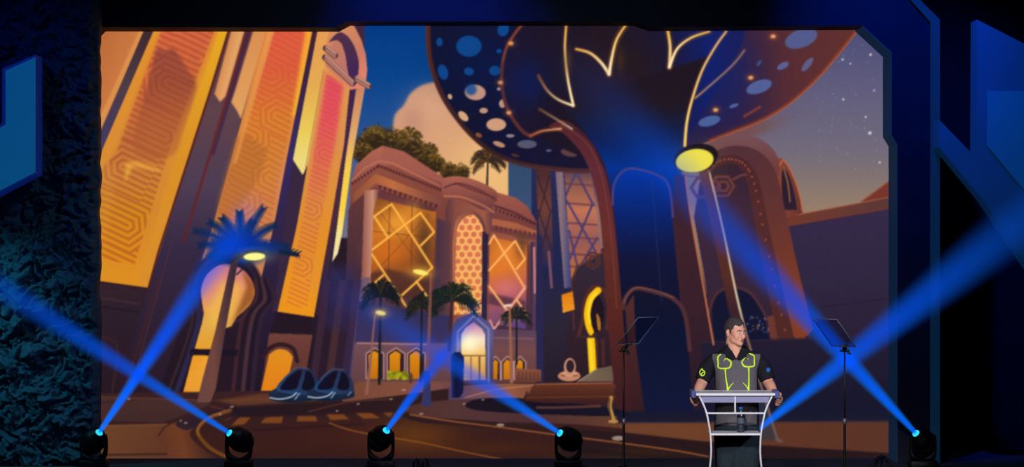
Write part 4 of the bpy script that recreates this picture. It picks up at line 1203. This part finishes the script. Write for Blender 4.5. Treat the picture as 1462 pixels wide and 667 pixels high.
prompter((1206, 499), (1187.7, 494), (.175, -.175, 0), (-.177, -.175, .23), 'clear prompter glass on thin black stand right of the lectern')

# =====================================================================
#  Lectern and the bottle on its shelf
# =====================================================================
DL = 21.85
def LP(px, py, dy=0.):
    v = W(px, py, DL); v.y += dy; return v
M_ACR = mat('frosted_acrylic', (150, 150, 190), .35, noise=.05, alpha=.62)
M_ACRB = mat('blue_tinted_acrylic', (70, 86, 150), .3, noise=.05, alpha=.85)
lc = W(1050.5, 700, DL)
lect = thing('lectern', (lc.x, lc.y + .16, 0), 'aluminium and acrylic lectern with curved legs in front of the speaker', 'lectern')
def lloc(v):
    return v - lect.location
bm = bmesh.new()
a, b = lloc(LP(993.8, 561.6)), lloc(LP(1106.8, 565.4))
pts = [Vector((a.x, a.y, b.z)), Vector((a.x, a.y, a.z)), Vector((a.x, a.y + .34, a.z + .004)), Vector((a.x, a.y + .34, a.z + .002))]
extrude_poly(bm, pts, (b.x - a.x, 0, 0)); bmesh.ops.bevel(bm, geom=list(bm.edges), offset=.003, segments=1, affect='EDGES')
obj('top', bm, M_ALU, lect, False)
for s0, s1 in ((987.8, 993.9), (1106.7, 1113)):
    bm = bmesh.new(); u, v = lloc(LP(s0, 558.6)), lloc(LP(s1, 568.6))
    box(bm, ((u.x + v.x) / 2, a.y + .16, (u.z + v.z) / 2), (v.x - u.x, .26, u.z - v.z), .003); obj('side_grip', bm, M_ACRB, lect, False)
bm = bmesh.new(); q = [lloc(LP(x, y, .03)) for x, y in ((1001, 565.5), (1100, 565.5), (1096.5, 575.2), (1004.5, 575.2))]
extrude_poly(bm, q, (0, .012, 0)); obj('front_panel', bm, M_ACR, lect, False)
legL = [(998.8, 566), (1005, 579), (1009.3, 591), (1012.4, 606), (1014.6, 620), (1015.6, 635), (1015.6, 650), (1014, 667), (1010.5, 700), (1004, 740), (994, 800), (988, 822)]
def rail(pts, w, m=M_ALU, sub=6):
    bm = bmesh.new(); tube(bm, [lloc(LP(x, y, .03)) for x, y in pts], w, 10, sub=sub); return bm
zf = .012
for mir in (0, 1):
    pp = [((2101.6 - x) if mir else x, y) for x, y in legL]
    leg = obj('leg', rail(pp, .0085), M_ALU, lect)
    e = lloc(LP(*pp[-1], .03))
    bm = bmesh.new(); tube(bm, [(e.x, e.y - .1, zf), (e.x, e.y + .34, zf)], .012, 10); obj('foot', bm, M_ALU, leg)
obj('crossbar', rail([(1009, 590.6), (1092.5, 590.6)], .0075, sub=0), M_ALU, lect)
obj('centre_post', rail([(1049.9, 566), (1049.9, 590)], .008, sub=0), M_ALU, lect)
bm = bmesh.new(); a2, b2 = lloc(LP(1014.2, 619.2)), lloc(LP(1087, 622.2))
box(bm, ((a2.x + b2.x) / 2, a2.y + .17, (a2.z + b2.z) / 2), (b2.x - a2.x, .30, a2.z - b2.z), .003); obj('shelf', bm, M_ALU, lect, False)
shelf_z = a2.z
# water bottle on the shelf
bp = W(1057.5, 600, DL + .15)
bot = thing('water_bottle', (bp.x, bp.y, shelf_z), 'dark plastic water bottle with blue cap on the lectern shelf', 'bottle')
M_BOT = mat('dark_clear_plastic', (40, 46, 58), .2, noise=.2, spec=.5)
bm = bmesh.new(); lathe(bm, [(.003, 0), (.028, .001), (.031, .008), (.031, .05), (.0285, .06), (.031, .07), (.031, .125), (.027, .15), (.015, .178), (.0135, .192), (.003, .193)], 20); obj('bottle_body', bm, M_BOT, bot)
bm = bmesh.new(); lathe(bm, [(.003, .188), (.0165, .189), (.0165, .206), (.014, .209), (.003, .209)], 18); obj('cap', bm, M_BLUEP, bot)
bm = bmesh.new(); lathe(bm, [(.0315, .072), (.032, .074), (.032, .118), (.0315, .12)], 20); obj('paper_band', bm, mat('grey_paper_label', (70, 76, 90), .7), bot)

# =====================================================================
#  The speaker
# =====================================================================
DM = 22.35
def PM(px, py, y=0.):
    """point on the speaker's plane, y metres behind (+) or in front (-) of it"""
    v = W(px, py, DM + y); return v
HX = (1050.3 - CX) * DM / F
person = thing('person', (W(1052, 700, DM).x, DM - 20, 0), 'man in black shirt with lime green lines standing behind the lectern, head turned right', 'person')
ORG = person.location.copy()
HC = PM(1049.8, 475.5, -.005)
YAW = math.radians(38)
HM = Matrix.Translation(HC) @ Matrix.Rotation(YAW, 4, 'Z') @ Matrix.Rotation(math.radians(2), 4, 'X') @ Matrix.Scale(.955, 4)

bm = bmesh.new()
E = lambda c, r, rot=None: ellipsoid(bm, c, r, HM, 24, rot)
E((0, .014, .046), (.074, .094, .082)); E((0, -.03, .012), (.068, .064, .07))
E((0, -.026, -.052), (.060, .060, .056)); E((0, -.052, -.082), (.040, .036, .028)); E((0, -.070, -.094), (.024, .022, .018))
E((0, -.070, .028), (.052, .022, .016))
for s in (-1, 1):
    E((s * .034, -.056, -.026), (.030, .029, .034)); E((s * .046, -.022, -.054), (.021, .040, .038))
    E((s * .078, .014, -.006), (.009, .020, .032), Matrix.Rotation(-.25, 3, 'X')); E((s * .080, .020, .008), (.010, .016, .018))
    E((s * .011, -.098, -.034), (.0095, .012, .009))
tube(bm, [HM @ Vector(p) for p in ((0, -.084, .018), (0, -.095, -.004), (0, -.107, -.026), (0, -.106, -.034))], [.009, .0115, .0145, .0135], 12)
E((0, -.084, -.060), (.027, .014, .017)); E((0, -.092, -.053), (.021, .009, .0065)); E((0, -.090, -.065), (.019, .009, .0065))
# neck and trunk
nb = PM(1051, 508, .03)
tube(bm, [HM @ Vector((0, .030, -.02)), HM @ Vector((0, .026, -.085)), nb, nb + Vector((0, .01, -.06))], [.060, .061, .068, .09], 20)


def trunk_rings(spec, grow=0.):
    rings = []
    for px, py, rx, ry, dy in spec:
        c = PM(px, py, 0); c.y += dy
        ring = []
        for k in range(36):
            t = 2 * PI * k / 36
            ct, st_ = math.cos(t), math.sin(t)
            ring.append(c + Vector((math.copysign(abs(ct) ** .86, ct) * (rx + grow), math.copysign(abs(st_) ** .92, st_) * (ry + grow), 0)))
        rings.append(ring)
    return rings
TR = [(1051, 634, .165, .12, .02), (1051, 606, .17, .125, .01), (1051, 585, .172, .138, -.005), (1051, 560, .17, .140, -.012), (1051, 540, .175, .132, 0), (1050, 525, .188, .122, .01), (1050, 515, .188, .106, .02), (1050, 508.5, .172, .086, .03), (1050, 504, .134, .068, .035), (1050.5, 500, .092, .055, .035), (1050.5, 497, .066, .05, .035)]
ring_loft(bm, trunk_rings(TR))
ARM = {}
for s, sh, el, wr, up in ((-1, (1021.5, 515), (1002.5, 546), (995.0, 564.5), (1010, 529)), (1, (1079.5, 513.5), (1096.5, 545), (1105.5, 564.5), (1089.5, 528))):
    S, U, El, Wr = PM(*sh, .03), PM(*up, .05), PM(*el, .03), PM(*wr, -.16)
    mid = El.lerp(Wr, .4) + Vector((s * .006, 0, -.006))
    tube(bm, [S, U, El, mid, Wr], [.052, .050, .046, .044, .030], 18, sub=5)
    ARM[s] = (S, U, El, Wr)
# hands: a palm, four unequal bent fingers and a thumb, closed on the grips of the lectern
def hand(bm, wrist, s, u, nrm):
    u = Vector(u).normalized(); nrm = Vector(nrm); nrm = (nrm - u * nrm.dot(u)).normalized()
    v = u.cross(nrm).normalized() * s      # toward the index finger
    if v.z < 0:
        v = -v
    c = wrist + u * .05
    R = Matrix((u, v, nrm)).transposed()
    ellipsoid(bm, c, (.050, .040, .0165), None, 18, R)
    ellipsoid(bm, wrist + u * .075 + v * .002, (.022, .041, .014), None, 18, R)
    tube(bm, [wrist - u * .02, wrist + u * .03], [.027, .026], 14, flat=.85)
    for k, (off, ln) in enumerate(((.030, .92), (.0105, 1.), (-.0095, .93), (-.029, .75))):
        p = wrist + u * (.086 - .004 * abs(k - 1)) + v * off
        d = u.copy(); pts = [p - u * .02, p]
        ax = u.cross(nrm).normalized()
        for a, q in ((42, .044), (62, .027), (40, .021)):
            d = Matrix.Rotation(math.radians(a), 3, ax) @ d
            p = p + d * (q * ln); pts.append(p)
        tube(bm, pts, [.0094, .0096, .0090, .0082, .0072], 12)
    t0 = wrist + u * .022 + v * .026
    tube(bm, [t0, t0 + u * .026 + v * .026 + nrm * .008, t0 + u * .052 + v * .030 + nrm * .024, t0 + u * .066 + v * .022 + nrm * .040], [.014, .0125, .0108, .0088], 12)
hand(bm, ARM[-1][3] + Vector((-.012, 0, 0)), -1, (-.42, -.70, -.56), (.86, 0, .35))
hand(bm, ARM[1][3] + Vector((.012, 0, 0)), 1, (.42, -.70, -.56), (-.86, 0, .35))
# legs
LEGX = .088
for s in (-1, 1):
    x = ORG.x + s * LEGX; y = ORG.y
    tube(bm, [(x, y + .01, .98), (x + s * .004, y, .80), (x + s * .008, y - .005, .52), (x + s * .012, y + .012, .34), (x + s * .014, y + .02, .10), (x + s * .014, y + .015, .06)], [.092, .085, .060, .058, .040, .042], 18, sub=4)
    tube(bm, [(x + s * .014, y + .05, .05), (x + s * .02, y - .05, .045), (x + s * .03, y - .16, .035)], [.040, .042, .030], 14)
body = remesh(bm, .005, 5, .5)
inv = HM.inverted()
body.normal_update()
body.faces.ensure_lookup_table()
for f in body.faces:
    c = inv @ f.calc_center_median()
    f.material_index = 0
BODY_BVH = BVHTree.FromBMesh(body)
def relax_edge(bm_, it=6):
    for _ in range(it):
        mv = {}
        for v in bm_.verts:
            if v.is_boundary:
                nb = [e.other_vert(v).co for e in v.link_edges if e.is_boundary]
                if len(nb) == 2:
                    mv[v] = v.co * .4 + (nb[0] + nb[1]) * .3
        for v, p in mv.items():
            v.co = p
# hair cap: a shell grown from the scalp
hair = body.copy()
kill = []
for f in hair.faces:
    c = inv @ f.calc_center_median()
    ok = False
    if c.length < .2 and c.z > -.075:
        front = .074 - .35 * max(0, -.06 - c.y) + .010 * math.sin(c.x * 60)
        if c.y < -.042:
            ok = c.z > front - .012 * (abs(c.x) > .052)
        elif c.y < .0:
            ok = c.z > (.036 if c.y < -.022 else .0) and not (abs(c.x) > .081)
        elif c.y < .035:
            ok = c.z > .028
        else:
            ok = c.z > -.058
        if c.y >= 0 and c.y < .035 and c.z < .032 and abs(c.x) < .074:
            ok = False
    if not ok:
        kill.append(f)
bmesh.ops.delete(hair, geom=kill, context='FACES')
relax_edge(hair, 10)
hair.normal_update()
base_pos = {v: v.co.copy() for v in hair.verts}
nrm = {v: v.normal.copy() for v in hair.verts}
for v in hair.verts:
    c = inv @ v.co
    if v.is_boundary:
        v.co -= nrm[v] * .004
    else:
        v.co += nrm[v] * (.0085 + .0035 * mn.noise(v.co * 70)) + (Vector((0, 0, .004)) if c.z > .08 else Vector())
for v in hair.verts:
    v.co -= ORG
for v in body.verts:
    v.co -= ORG
body_o = obj('body', body, [M_SKIN, M_LIP], person)
obj('hair', hair, M_HAIR, person)
M_EYEW = mat('eye_white', (196, 186, 180), .3, noise=.03)
M_IRIS = mat('dark_iris', (38, 30, 28), .25)
for s in (-1, 1):
    bm = bmesh.new(); ellipsoid(bm, (s * .031, -.0815, .004), (.0125, .0085, .0068), HM); bmesh.ops.translate(bm, verts=bm.verts, vec=-ORG); eye = obj('eye', bm, M_EYEW, person)
    bm = bmesh.new(); ellipsoid(bm, (s * .032 + .003, -.0888, .004), (.0058, .0028, .0058), HM); bmesh.ops.translate(bm, verts=bm.verts, vec=-ORG); obj('iris', bm, M_IRIS, eye)
    bm = bmesh.new(); tube(bm, [HM @ Vector(p) for p in ((s * .013, -.0915, .021), (s * .030, -.0905, .027), (s * .050, -.0765, .021))], [.0035, .0045, .003], 8, sub=3); bmesh.ops.translate(bm, verts=bm.verts, vec=-ORG); obj('eyebrow', bm, M_HAIR, person)

bm = bmesh.new()
tube(bm, [HM @ Vector(p) for p in ((-.023, -.0855, -.0575), (-.010, -.0985, -.0535), (0, -.1005, -.0545), (.010, -.0985, -.0535), (.023, -.0855, -.0575))], [.0015, .0036, .0036, .0036, .0015], 8, sub=4)
tube(bm, [HM @ Vector(p) for p in ((-.023, -.0855, -.0585), (-.010, -.0970, -.0665), (0, -.0985, -.0675), (.010, -.0970, -.0665), (.023, -.0855, -.0585))], [.0015, .0040, .0046, .0040, .0015], 8, sub=4)
bmesh.ops.translate(bm, verts=bm.verts, vec=-ORG); lips = obj('lips', bm, M_LIP, person)
bm = bmesh.new(); ellipsoid(bm, (0, -.094, -.0605), (.017, .0045, .004), HM, 14); bmesh.ops.translate(bm, verts=bm.verts, vec=-ORG); obj('mouth_opening', bm, M_BLACK, lips)

# --- shirt -----------------------------------------------------------
bm = bmesh.new()
TS = [(1052, 606.5, .186, .140, .008), (1052, 604, .188, .143, .006), (1052, 585, .184, .150, -.006), (1051.5, 560, .180, .153, -.012), (1051, 540, .184, .144, 0), (1050, 525, .198, .133, .01), (1050, 514, .202, .118, .02), (1050, 508, .184, .098, .03), (1050, 503, .146, .080, .035), (1050.3, 499, .112, .066, .035), (1050.3, 494, .082, .066, .03)]
ring_loft(bm, trunk_rings(TS))
for s in (-1, 1):
    S, U, El, Wr = ARM[s]
    tube(bm, [S + Vector((-s * .06, -.005, -.01)), S + Vector((-s * .012, 0, .004)), U.lerp(S, .35) + Vector((s * .008, 0, .004)), U + Vector((s * .008, 0, 0)), U.lerp(El, .85) + Vector((s * .004, 0, 0))], [.062, .068, .070, .069, .066], 22, sub=5, cap=False)
shirt = remesh(bm, .006, 3, .5)
# soft cloth folds
for v in shirt.verts:
    p = v.co
    f = .005 * mn.noise((p.x * 9, p.y * 9, p.z * 5)) + .003 * mn.noise((p.x * 22, p.y * 22, p.z * 10))
    v.co += v.normal * f
zV, zT = PM(0, 511.2).z, PM(0, 492).z
kill = []
for f in shirt.faces:
    c = f.calc_center_median()
    if c.y < ORG.y + .03 and c.z > zV and abs(c.x - HX) < (c.z - zV) * .5 + .002:
        kill.append(f)
    elif c.z > PM(0, 495).z:
        kill.append(f)
bmesh.ops.delete(shirt, geom=kill, context='FACES')
relax_edge(shirt)
shirt.normal_update()
def tocam(v):
    D = v.y + 20
    return CX + v.x * F / D, CY + (CAMZ - v.z) * F / D
for f in shirt.faces:
    x, y = tocam(f.calc_center_median())
    w = 29.5 + max(0, min(1, (530 - y) / 22)) * 5
    f.material_index = 1 if (f.normal.y < .1 and abs(x - 1051.2) < w and y > 505.5 and not (y < 513.5 and abs(x - 1051) < 15)) else 0
SH_BVH = BVHTree.FromBMesh(shirt)
for v in shirt.verts:
    v.co -= ORG
shirt_o = obj('shirt', shirt, [M_SHIRT, M_PANEL], person)

def cast(px, py, off):
    o = Vector((0, -20, CAMZ)); d = (W(px, py, 22) - o).normalized()
    best = None
    for b in (SH_BVH, BODY_BVH):
        h = b.ray_cast(o, d)
        if h[0] is not None and (best is None or h[3] < best[3]):
            best = h
    if best is None:
        return W(px, py, DM - .1)
    return best[0] - d * off

def cloth_patch(name, pts, m, parent, off=.006, thick=.005):
    """piece of cloth lying on the shirt, outline given on its front"""
    from mathutils.geometry import delaunay_2d_cdt
    n = len(pts); out = []
    for i in range(n):
        (ax, ay), (bx, by) = pts[i], pts[(i + 1) % n]
        k = max(1, int(math.hypot(bx - ax, by - ay) / 1.2))
        out += [(ax + (bx - ax) * t / k, ay + (by - ay) * t / k) for t in range(k)]
    xs = [p[0] for p in pts]; ys = [p[1] for p in pts]
    g = [(x, y) for x in np.arange(min(xs), max(xs), 1.2) for y in np.arange(min(ys), max(ys), 1.2)]
    g = [q for q in g if inside(pts, np.array([[q[0]]]), np.array([[q[1]]]))[0, 0] and min(math.hypot(q[0] - o[0], q[1] - o[1]) for o in out) > .7]
    vs = [Vector(q) for q in out + g]
    ne = len(out)
    r = delaunay_2d_cdt(vs, [(i, (i + 1) % ne) for i in range(ne)], [list(range(ne))], 1, 1e-5)
    P, FC = r[0], r[2]
    o = Vector((0, -20, CAMZ))
    ds = [(cast(p.x, p.y, off) - o).length for p in P]
    med = sorted(ds)[len(ds) // 2]
    ds = [min(max(d, med - .05), med + .06) for d in ds]
    nb = {i: set() for i in range(len(P))}
    for f in FC:
        for i in f:
            nb[i] |= set(f)
    for _ in range(4):
        ds = [.5 * ds[i] + .5 * sum(ds[j] for j in nb[i]) / max(1, len(nb[i])) for i in range(len(P))]
    bm = bmesh.new(); fr = []; bk = []
    for p, d in zip(P, ds):
        u = (W(p.x, p.y, 22) - o).normalized()
        fr.append(bm.verts.new(o + u * (d - thick) - ORG)); bk.append(bm.verts.new(o + u * (d + .012) - ORG))
    cnt = {}
    for f in FC:
        bm.faces.new([fr[i] for i in f]); bm.faces.new([bk[i] for i in reversed(f)])
        for a_, b_ in zip(f, list(f[1:]) + [f[0]]):
            cnt[(a_, b_)] = 1
    for (a_, b_) in cnt:
        if (b_, a_) not in cnt:
            bm.faces.new((fr[b_], fr[a_], bk[a_], bk[b_]))
    return obj(name, bm, m, parent)
cloth_patch('collar', [(1039.2, 490.5), (1040.2, 496), (1044.5, 503.5), (1050.8, 512.2), (1046.5, 514.5), (1040, 511.5), (1033, 502.5), (1034, 496)], M_SHIRT, shirt_o, .010)
cloth_patch('collar', [(1060.8, 490.5), (1059.6, 497), (1056, 504.5), (1050.8, 512.2), (1055.5, 514.8), (1062, 511.5), (1069, 502.5), (1067, 496)], M_SHIRT, shirt_o, .010)

def piping(pts, r):
    rr = r if isinstance(r, list) else [r] * len(pts)
    q = spl([(*p, k) for p, k in zip(pts, rr)], 4)
    return [cast(x, y, .002) for x, y, _ in q], [k for _, _, k in q]
tri = {'left': ([((1029, 506.2), (1024.8, 510.4), (1025.2, 518), (1025.8, 525.2), (1033.8, 526.4), (1041.6, 525), (1043.7, 517.7), (1039.6, 513.6), (1036.2, 512.2), (1033.2, 515.4)),
                 ((1035.4, 526.7), (1035.8, 534), (1036.8, 543), (1038.4, 552), (1038.9, 561)), ((1047, 546.8), (1043.5, 550.5), (1040, 556), (1038.9, 560))], 1),
       'right': ([((1069.6, 504.9), (1073.5, 506.5), (1076.8, 509), (1076.9, 516), (1076.6, 522.6), (1069.2, 524), (1062, 522.8), (1059.2, 517), (1062, 513), (1065.2, 510.8), (1068.6, 513.8)),
                  ((1069, 524.2), (1069.2, 534), (1069.2, 543), (1069, 552), (1068.8, 561)), ((1060.6, 546.6), (1064.5, 550.2), (1068, 555.6), (1068.8, 560))], -1)}
for side, (paths, sg) in tri.items():
    bm = bmesh.new()
    for k, p in enumerate(paths):
        if k == 0:
            r = [.005, .0085, .0065, .007, .0075, .0075, .0085, .007, .006] + [.002] * (len(p) - 9)
        elif k == 1:
            r = [.0075, .006, .0065, .0075, .009]
        else:
            r = [.002, .004, .006, .0075]
        P, R = piping(p, r)
        tube(bm, P, R, 8, flat=.45 if False else 1.)
    for v in bm.verts:
        v.co -= ORG
    o = obj('printed_line_motif', bm, M_GREEN, shirt_o); o['label'] = 'lime green curling line motif'
bm = bmesh.new()
cc = (1002.4, 532.6)
for P_ in (spl([(999.6, 534.5), (999.0, 531), (1000.6, 528.6), (1002.2, 526.8), (1003.2, 528.8), (1005.6, 530.4), (1006.2, 533), (1004.6, 536), (1001.6, 536.6), (999.6, 534.5)], 4),
           spl([(1001.6, 534.6), (1002.6, 532.6), (1004.2, 531.6)], 4)):
    tube(bm, [cast(x, y, .002) for x, y in P_], .0052, 6)
for v in bm.verts:
    v.co -= ORG
o = obj('sleeve_emblem', bm, M_GREEN, shirt_o); o['label'] = 'round lime green sleeve emblem'
o = cloth_patch('sleeve_patch', [(1094.2, 525.6), (1099, 525.2), (1100, 528.4), (1098, 531.6), (1094.4, 530.6)], M_BLUEP, shirt_o, .003, .003); o['label'] = 'small blue sleeve patch'
for x, y in ((1052.4, 518), (1052.6, 529), (1053, 545.2), (1053, 575)):
    bm = bmesh.new(); c = cast(x, y, .003); ellipsoid(bm, c - ORG, (.0058, .003, .0058), None, 12); obj('button', bm, M_STEEL, shirt_o)

# --- trousers and shoes ------------------------------------------------
bm = bmesh.new()
ring_loft(bm, trunk_rings([(1052, 700, .15, .085, .02), (1052, 664, .168, .11, .02), (1052, 632, .178, .128, .02), (1052, 620, .184, .13, .018), (1052, 600, .18, .13, .012)]))
for s in (-1, 1):
    x = ORG.x + s * (LEGX + .004); y = ORG.y
    tube(bm, [(x, y + .012, .97), (x + s * .004, y + .002, .80), (x + s * .008, y - .002, .52), (x + s * .012, y + .012, .34), (x + s * .014, y + .015, .10)], [.101, .097, .080, .078, .078], 22, sub=5, cap=False)
trs = remesh(bm, .008, 3, .5)
for v in trs.verts:
    v.co += v.normal * (.006 * mn.noise(v.co * 8))
    v.co -= ORG
tro = obj('trousers', trs, M_JEANS, person)
for s in (-1, 1):
    x = s * (LEGX + .02)
    bm = bmesh.new(); tube(bm, [(x, .075, .055), (x, .02, .07), (x + s * .006, -.08, .055), (x + s * .012, -.19, .042)], [.046, .05, .052, .038], 16, sub=4)
    sh_ = remesh(bm, .007, 2)
    for v in sh_.verts:
        v.co.z = max(v.co.z, .006)
    shoe = obj('shoe', sh_, M_LEATHER, person)
    bm = bmesh.new(); extrude_poly(bm, [Vector((x + dx * 1.04 + (s * .006 if yy < 0 else 0), yy, .0)) for dx, yy in spl([(-.045, .09), (-.05, .0), (-.054, -.09), (-.03, -.2), (0, -.235), (.03, -.2), (.054, -.09), (.05, .0), (.045, .09), (0, .125)], 4, True)], (0, 0, .018))
    obj('sole', bm, M_BLACK, shoe, False)

# =====================================================================
#  Light
# =====================================================================
def spot(name, loc, tgt, power, angle, col, blend=.6, size=.1):
    d = bpy.data.lights.new(name, 'SPOT'); d.energy = power; d.spot_size = math.radians(angle); d.spot_blend = blend; d.color = col; d.shadow_soft_size = size
    o = bpy.data.objects.new(name, d); COL.objects.link(o); o.location = loc
    o.rotation_euler = (Vector(tgt) - Vector(loc)).to_track_quat('-Z', 'Y').to_euler()
    return o
spot('key_light', (-.6, -11, 5.2), (1.88, 2.3, 1.3), 6500, 10, (1., .95, .93), .5, .25)
spot('side_light', (6.5, -7, 5.0), (1.88, 2.3, 1.4), 2300, 10, (.82, .86, 1.), .5, .25)
spot('rock_wash', (-6.9, 7.9, 3.2), (-6.0, 9.5, 1.0), 290, 80, (.07, .55, .68), .9, .1)
spot('rock_top_wash', (-6.2, 6.0, 6.6), (-5.2, 9.5, 3.7), 120, 44, (.015, .10, 1.), .9, .1)
spot('rock_low_fill', (-3.5, 5.5, 1.2), (-5.6, 9.4, 1.4), 25, 60, (.04, .40, .70), .9, .2)
spot('header_wash', (-1.2, 7.5, 8.0), (-.9, 9.84, 5.0), 2300, 42, (.005, .06, 1.), 1., .1)
spot('header_wash', (3.6, 7.2, 8.0), (4.4, 9.84, 4.9), 2300, 48, (.005, .08, 1.), 1., .1)
spot('bracket_wash', (6.6, 6.6, 7.4), (5.8, 9.5, 4.6), 85, 50, (.01, .12, 1.), 1., .1)
spot('floor_fill', (-.5, 4.0, 8.0), (-.5, 8.5, 0), 700, 100, (.55, .72, 1.), 1., .3)  # added fill spot without a visible source, brightens the dark floor
w = bpy.data.worlds.new('hall_dark'); sc.world = w; w.use_nodes = True
w.node_tree.nodes['Background'].inputs[0].default_value = (.12, .2, .6, 1); w.node_tree.nodes['Background'].inputs[1].default_value = .012

cam = bpy.data.cameras.new('camera'); co = bpy.data.objects.new('camera', cam); COL.objects.link(co)
cam.sensor_fit = 'HORIZONTAL'; cam.sensor_width = 36.; cam.lens = F / 1462 * 36.
cam.shift_y = (CY - 333.5) / 1462
cam.clip_end = 200
co.location = (0, -20, CAMZ); co.rotation_euler = (PI / 2, 0, 0)
sc.camera = co
sc.view_settings.view_transform = 'Standard'
sc.view_settings.look = 'None'
sc.cycles.max_bounces = 6
sc.cycles.transparent_max_bounces = 24
sc.cycles.volume_max_steps = 512
sc.cycles.use_denoising = True
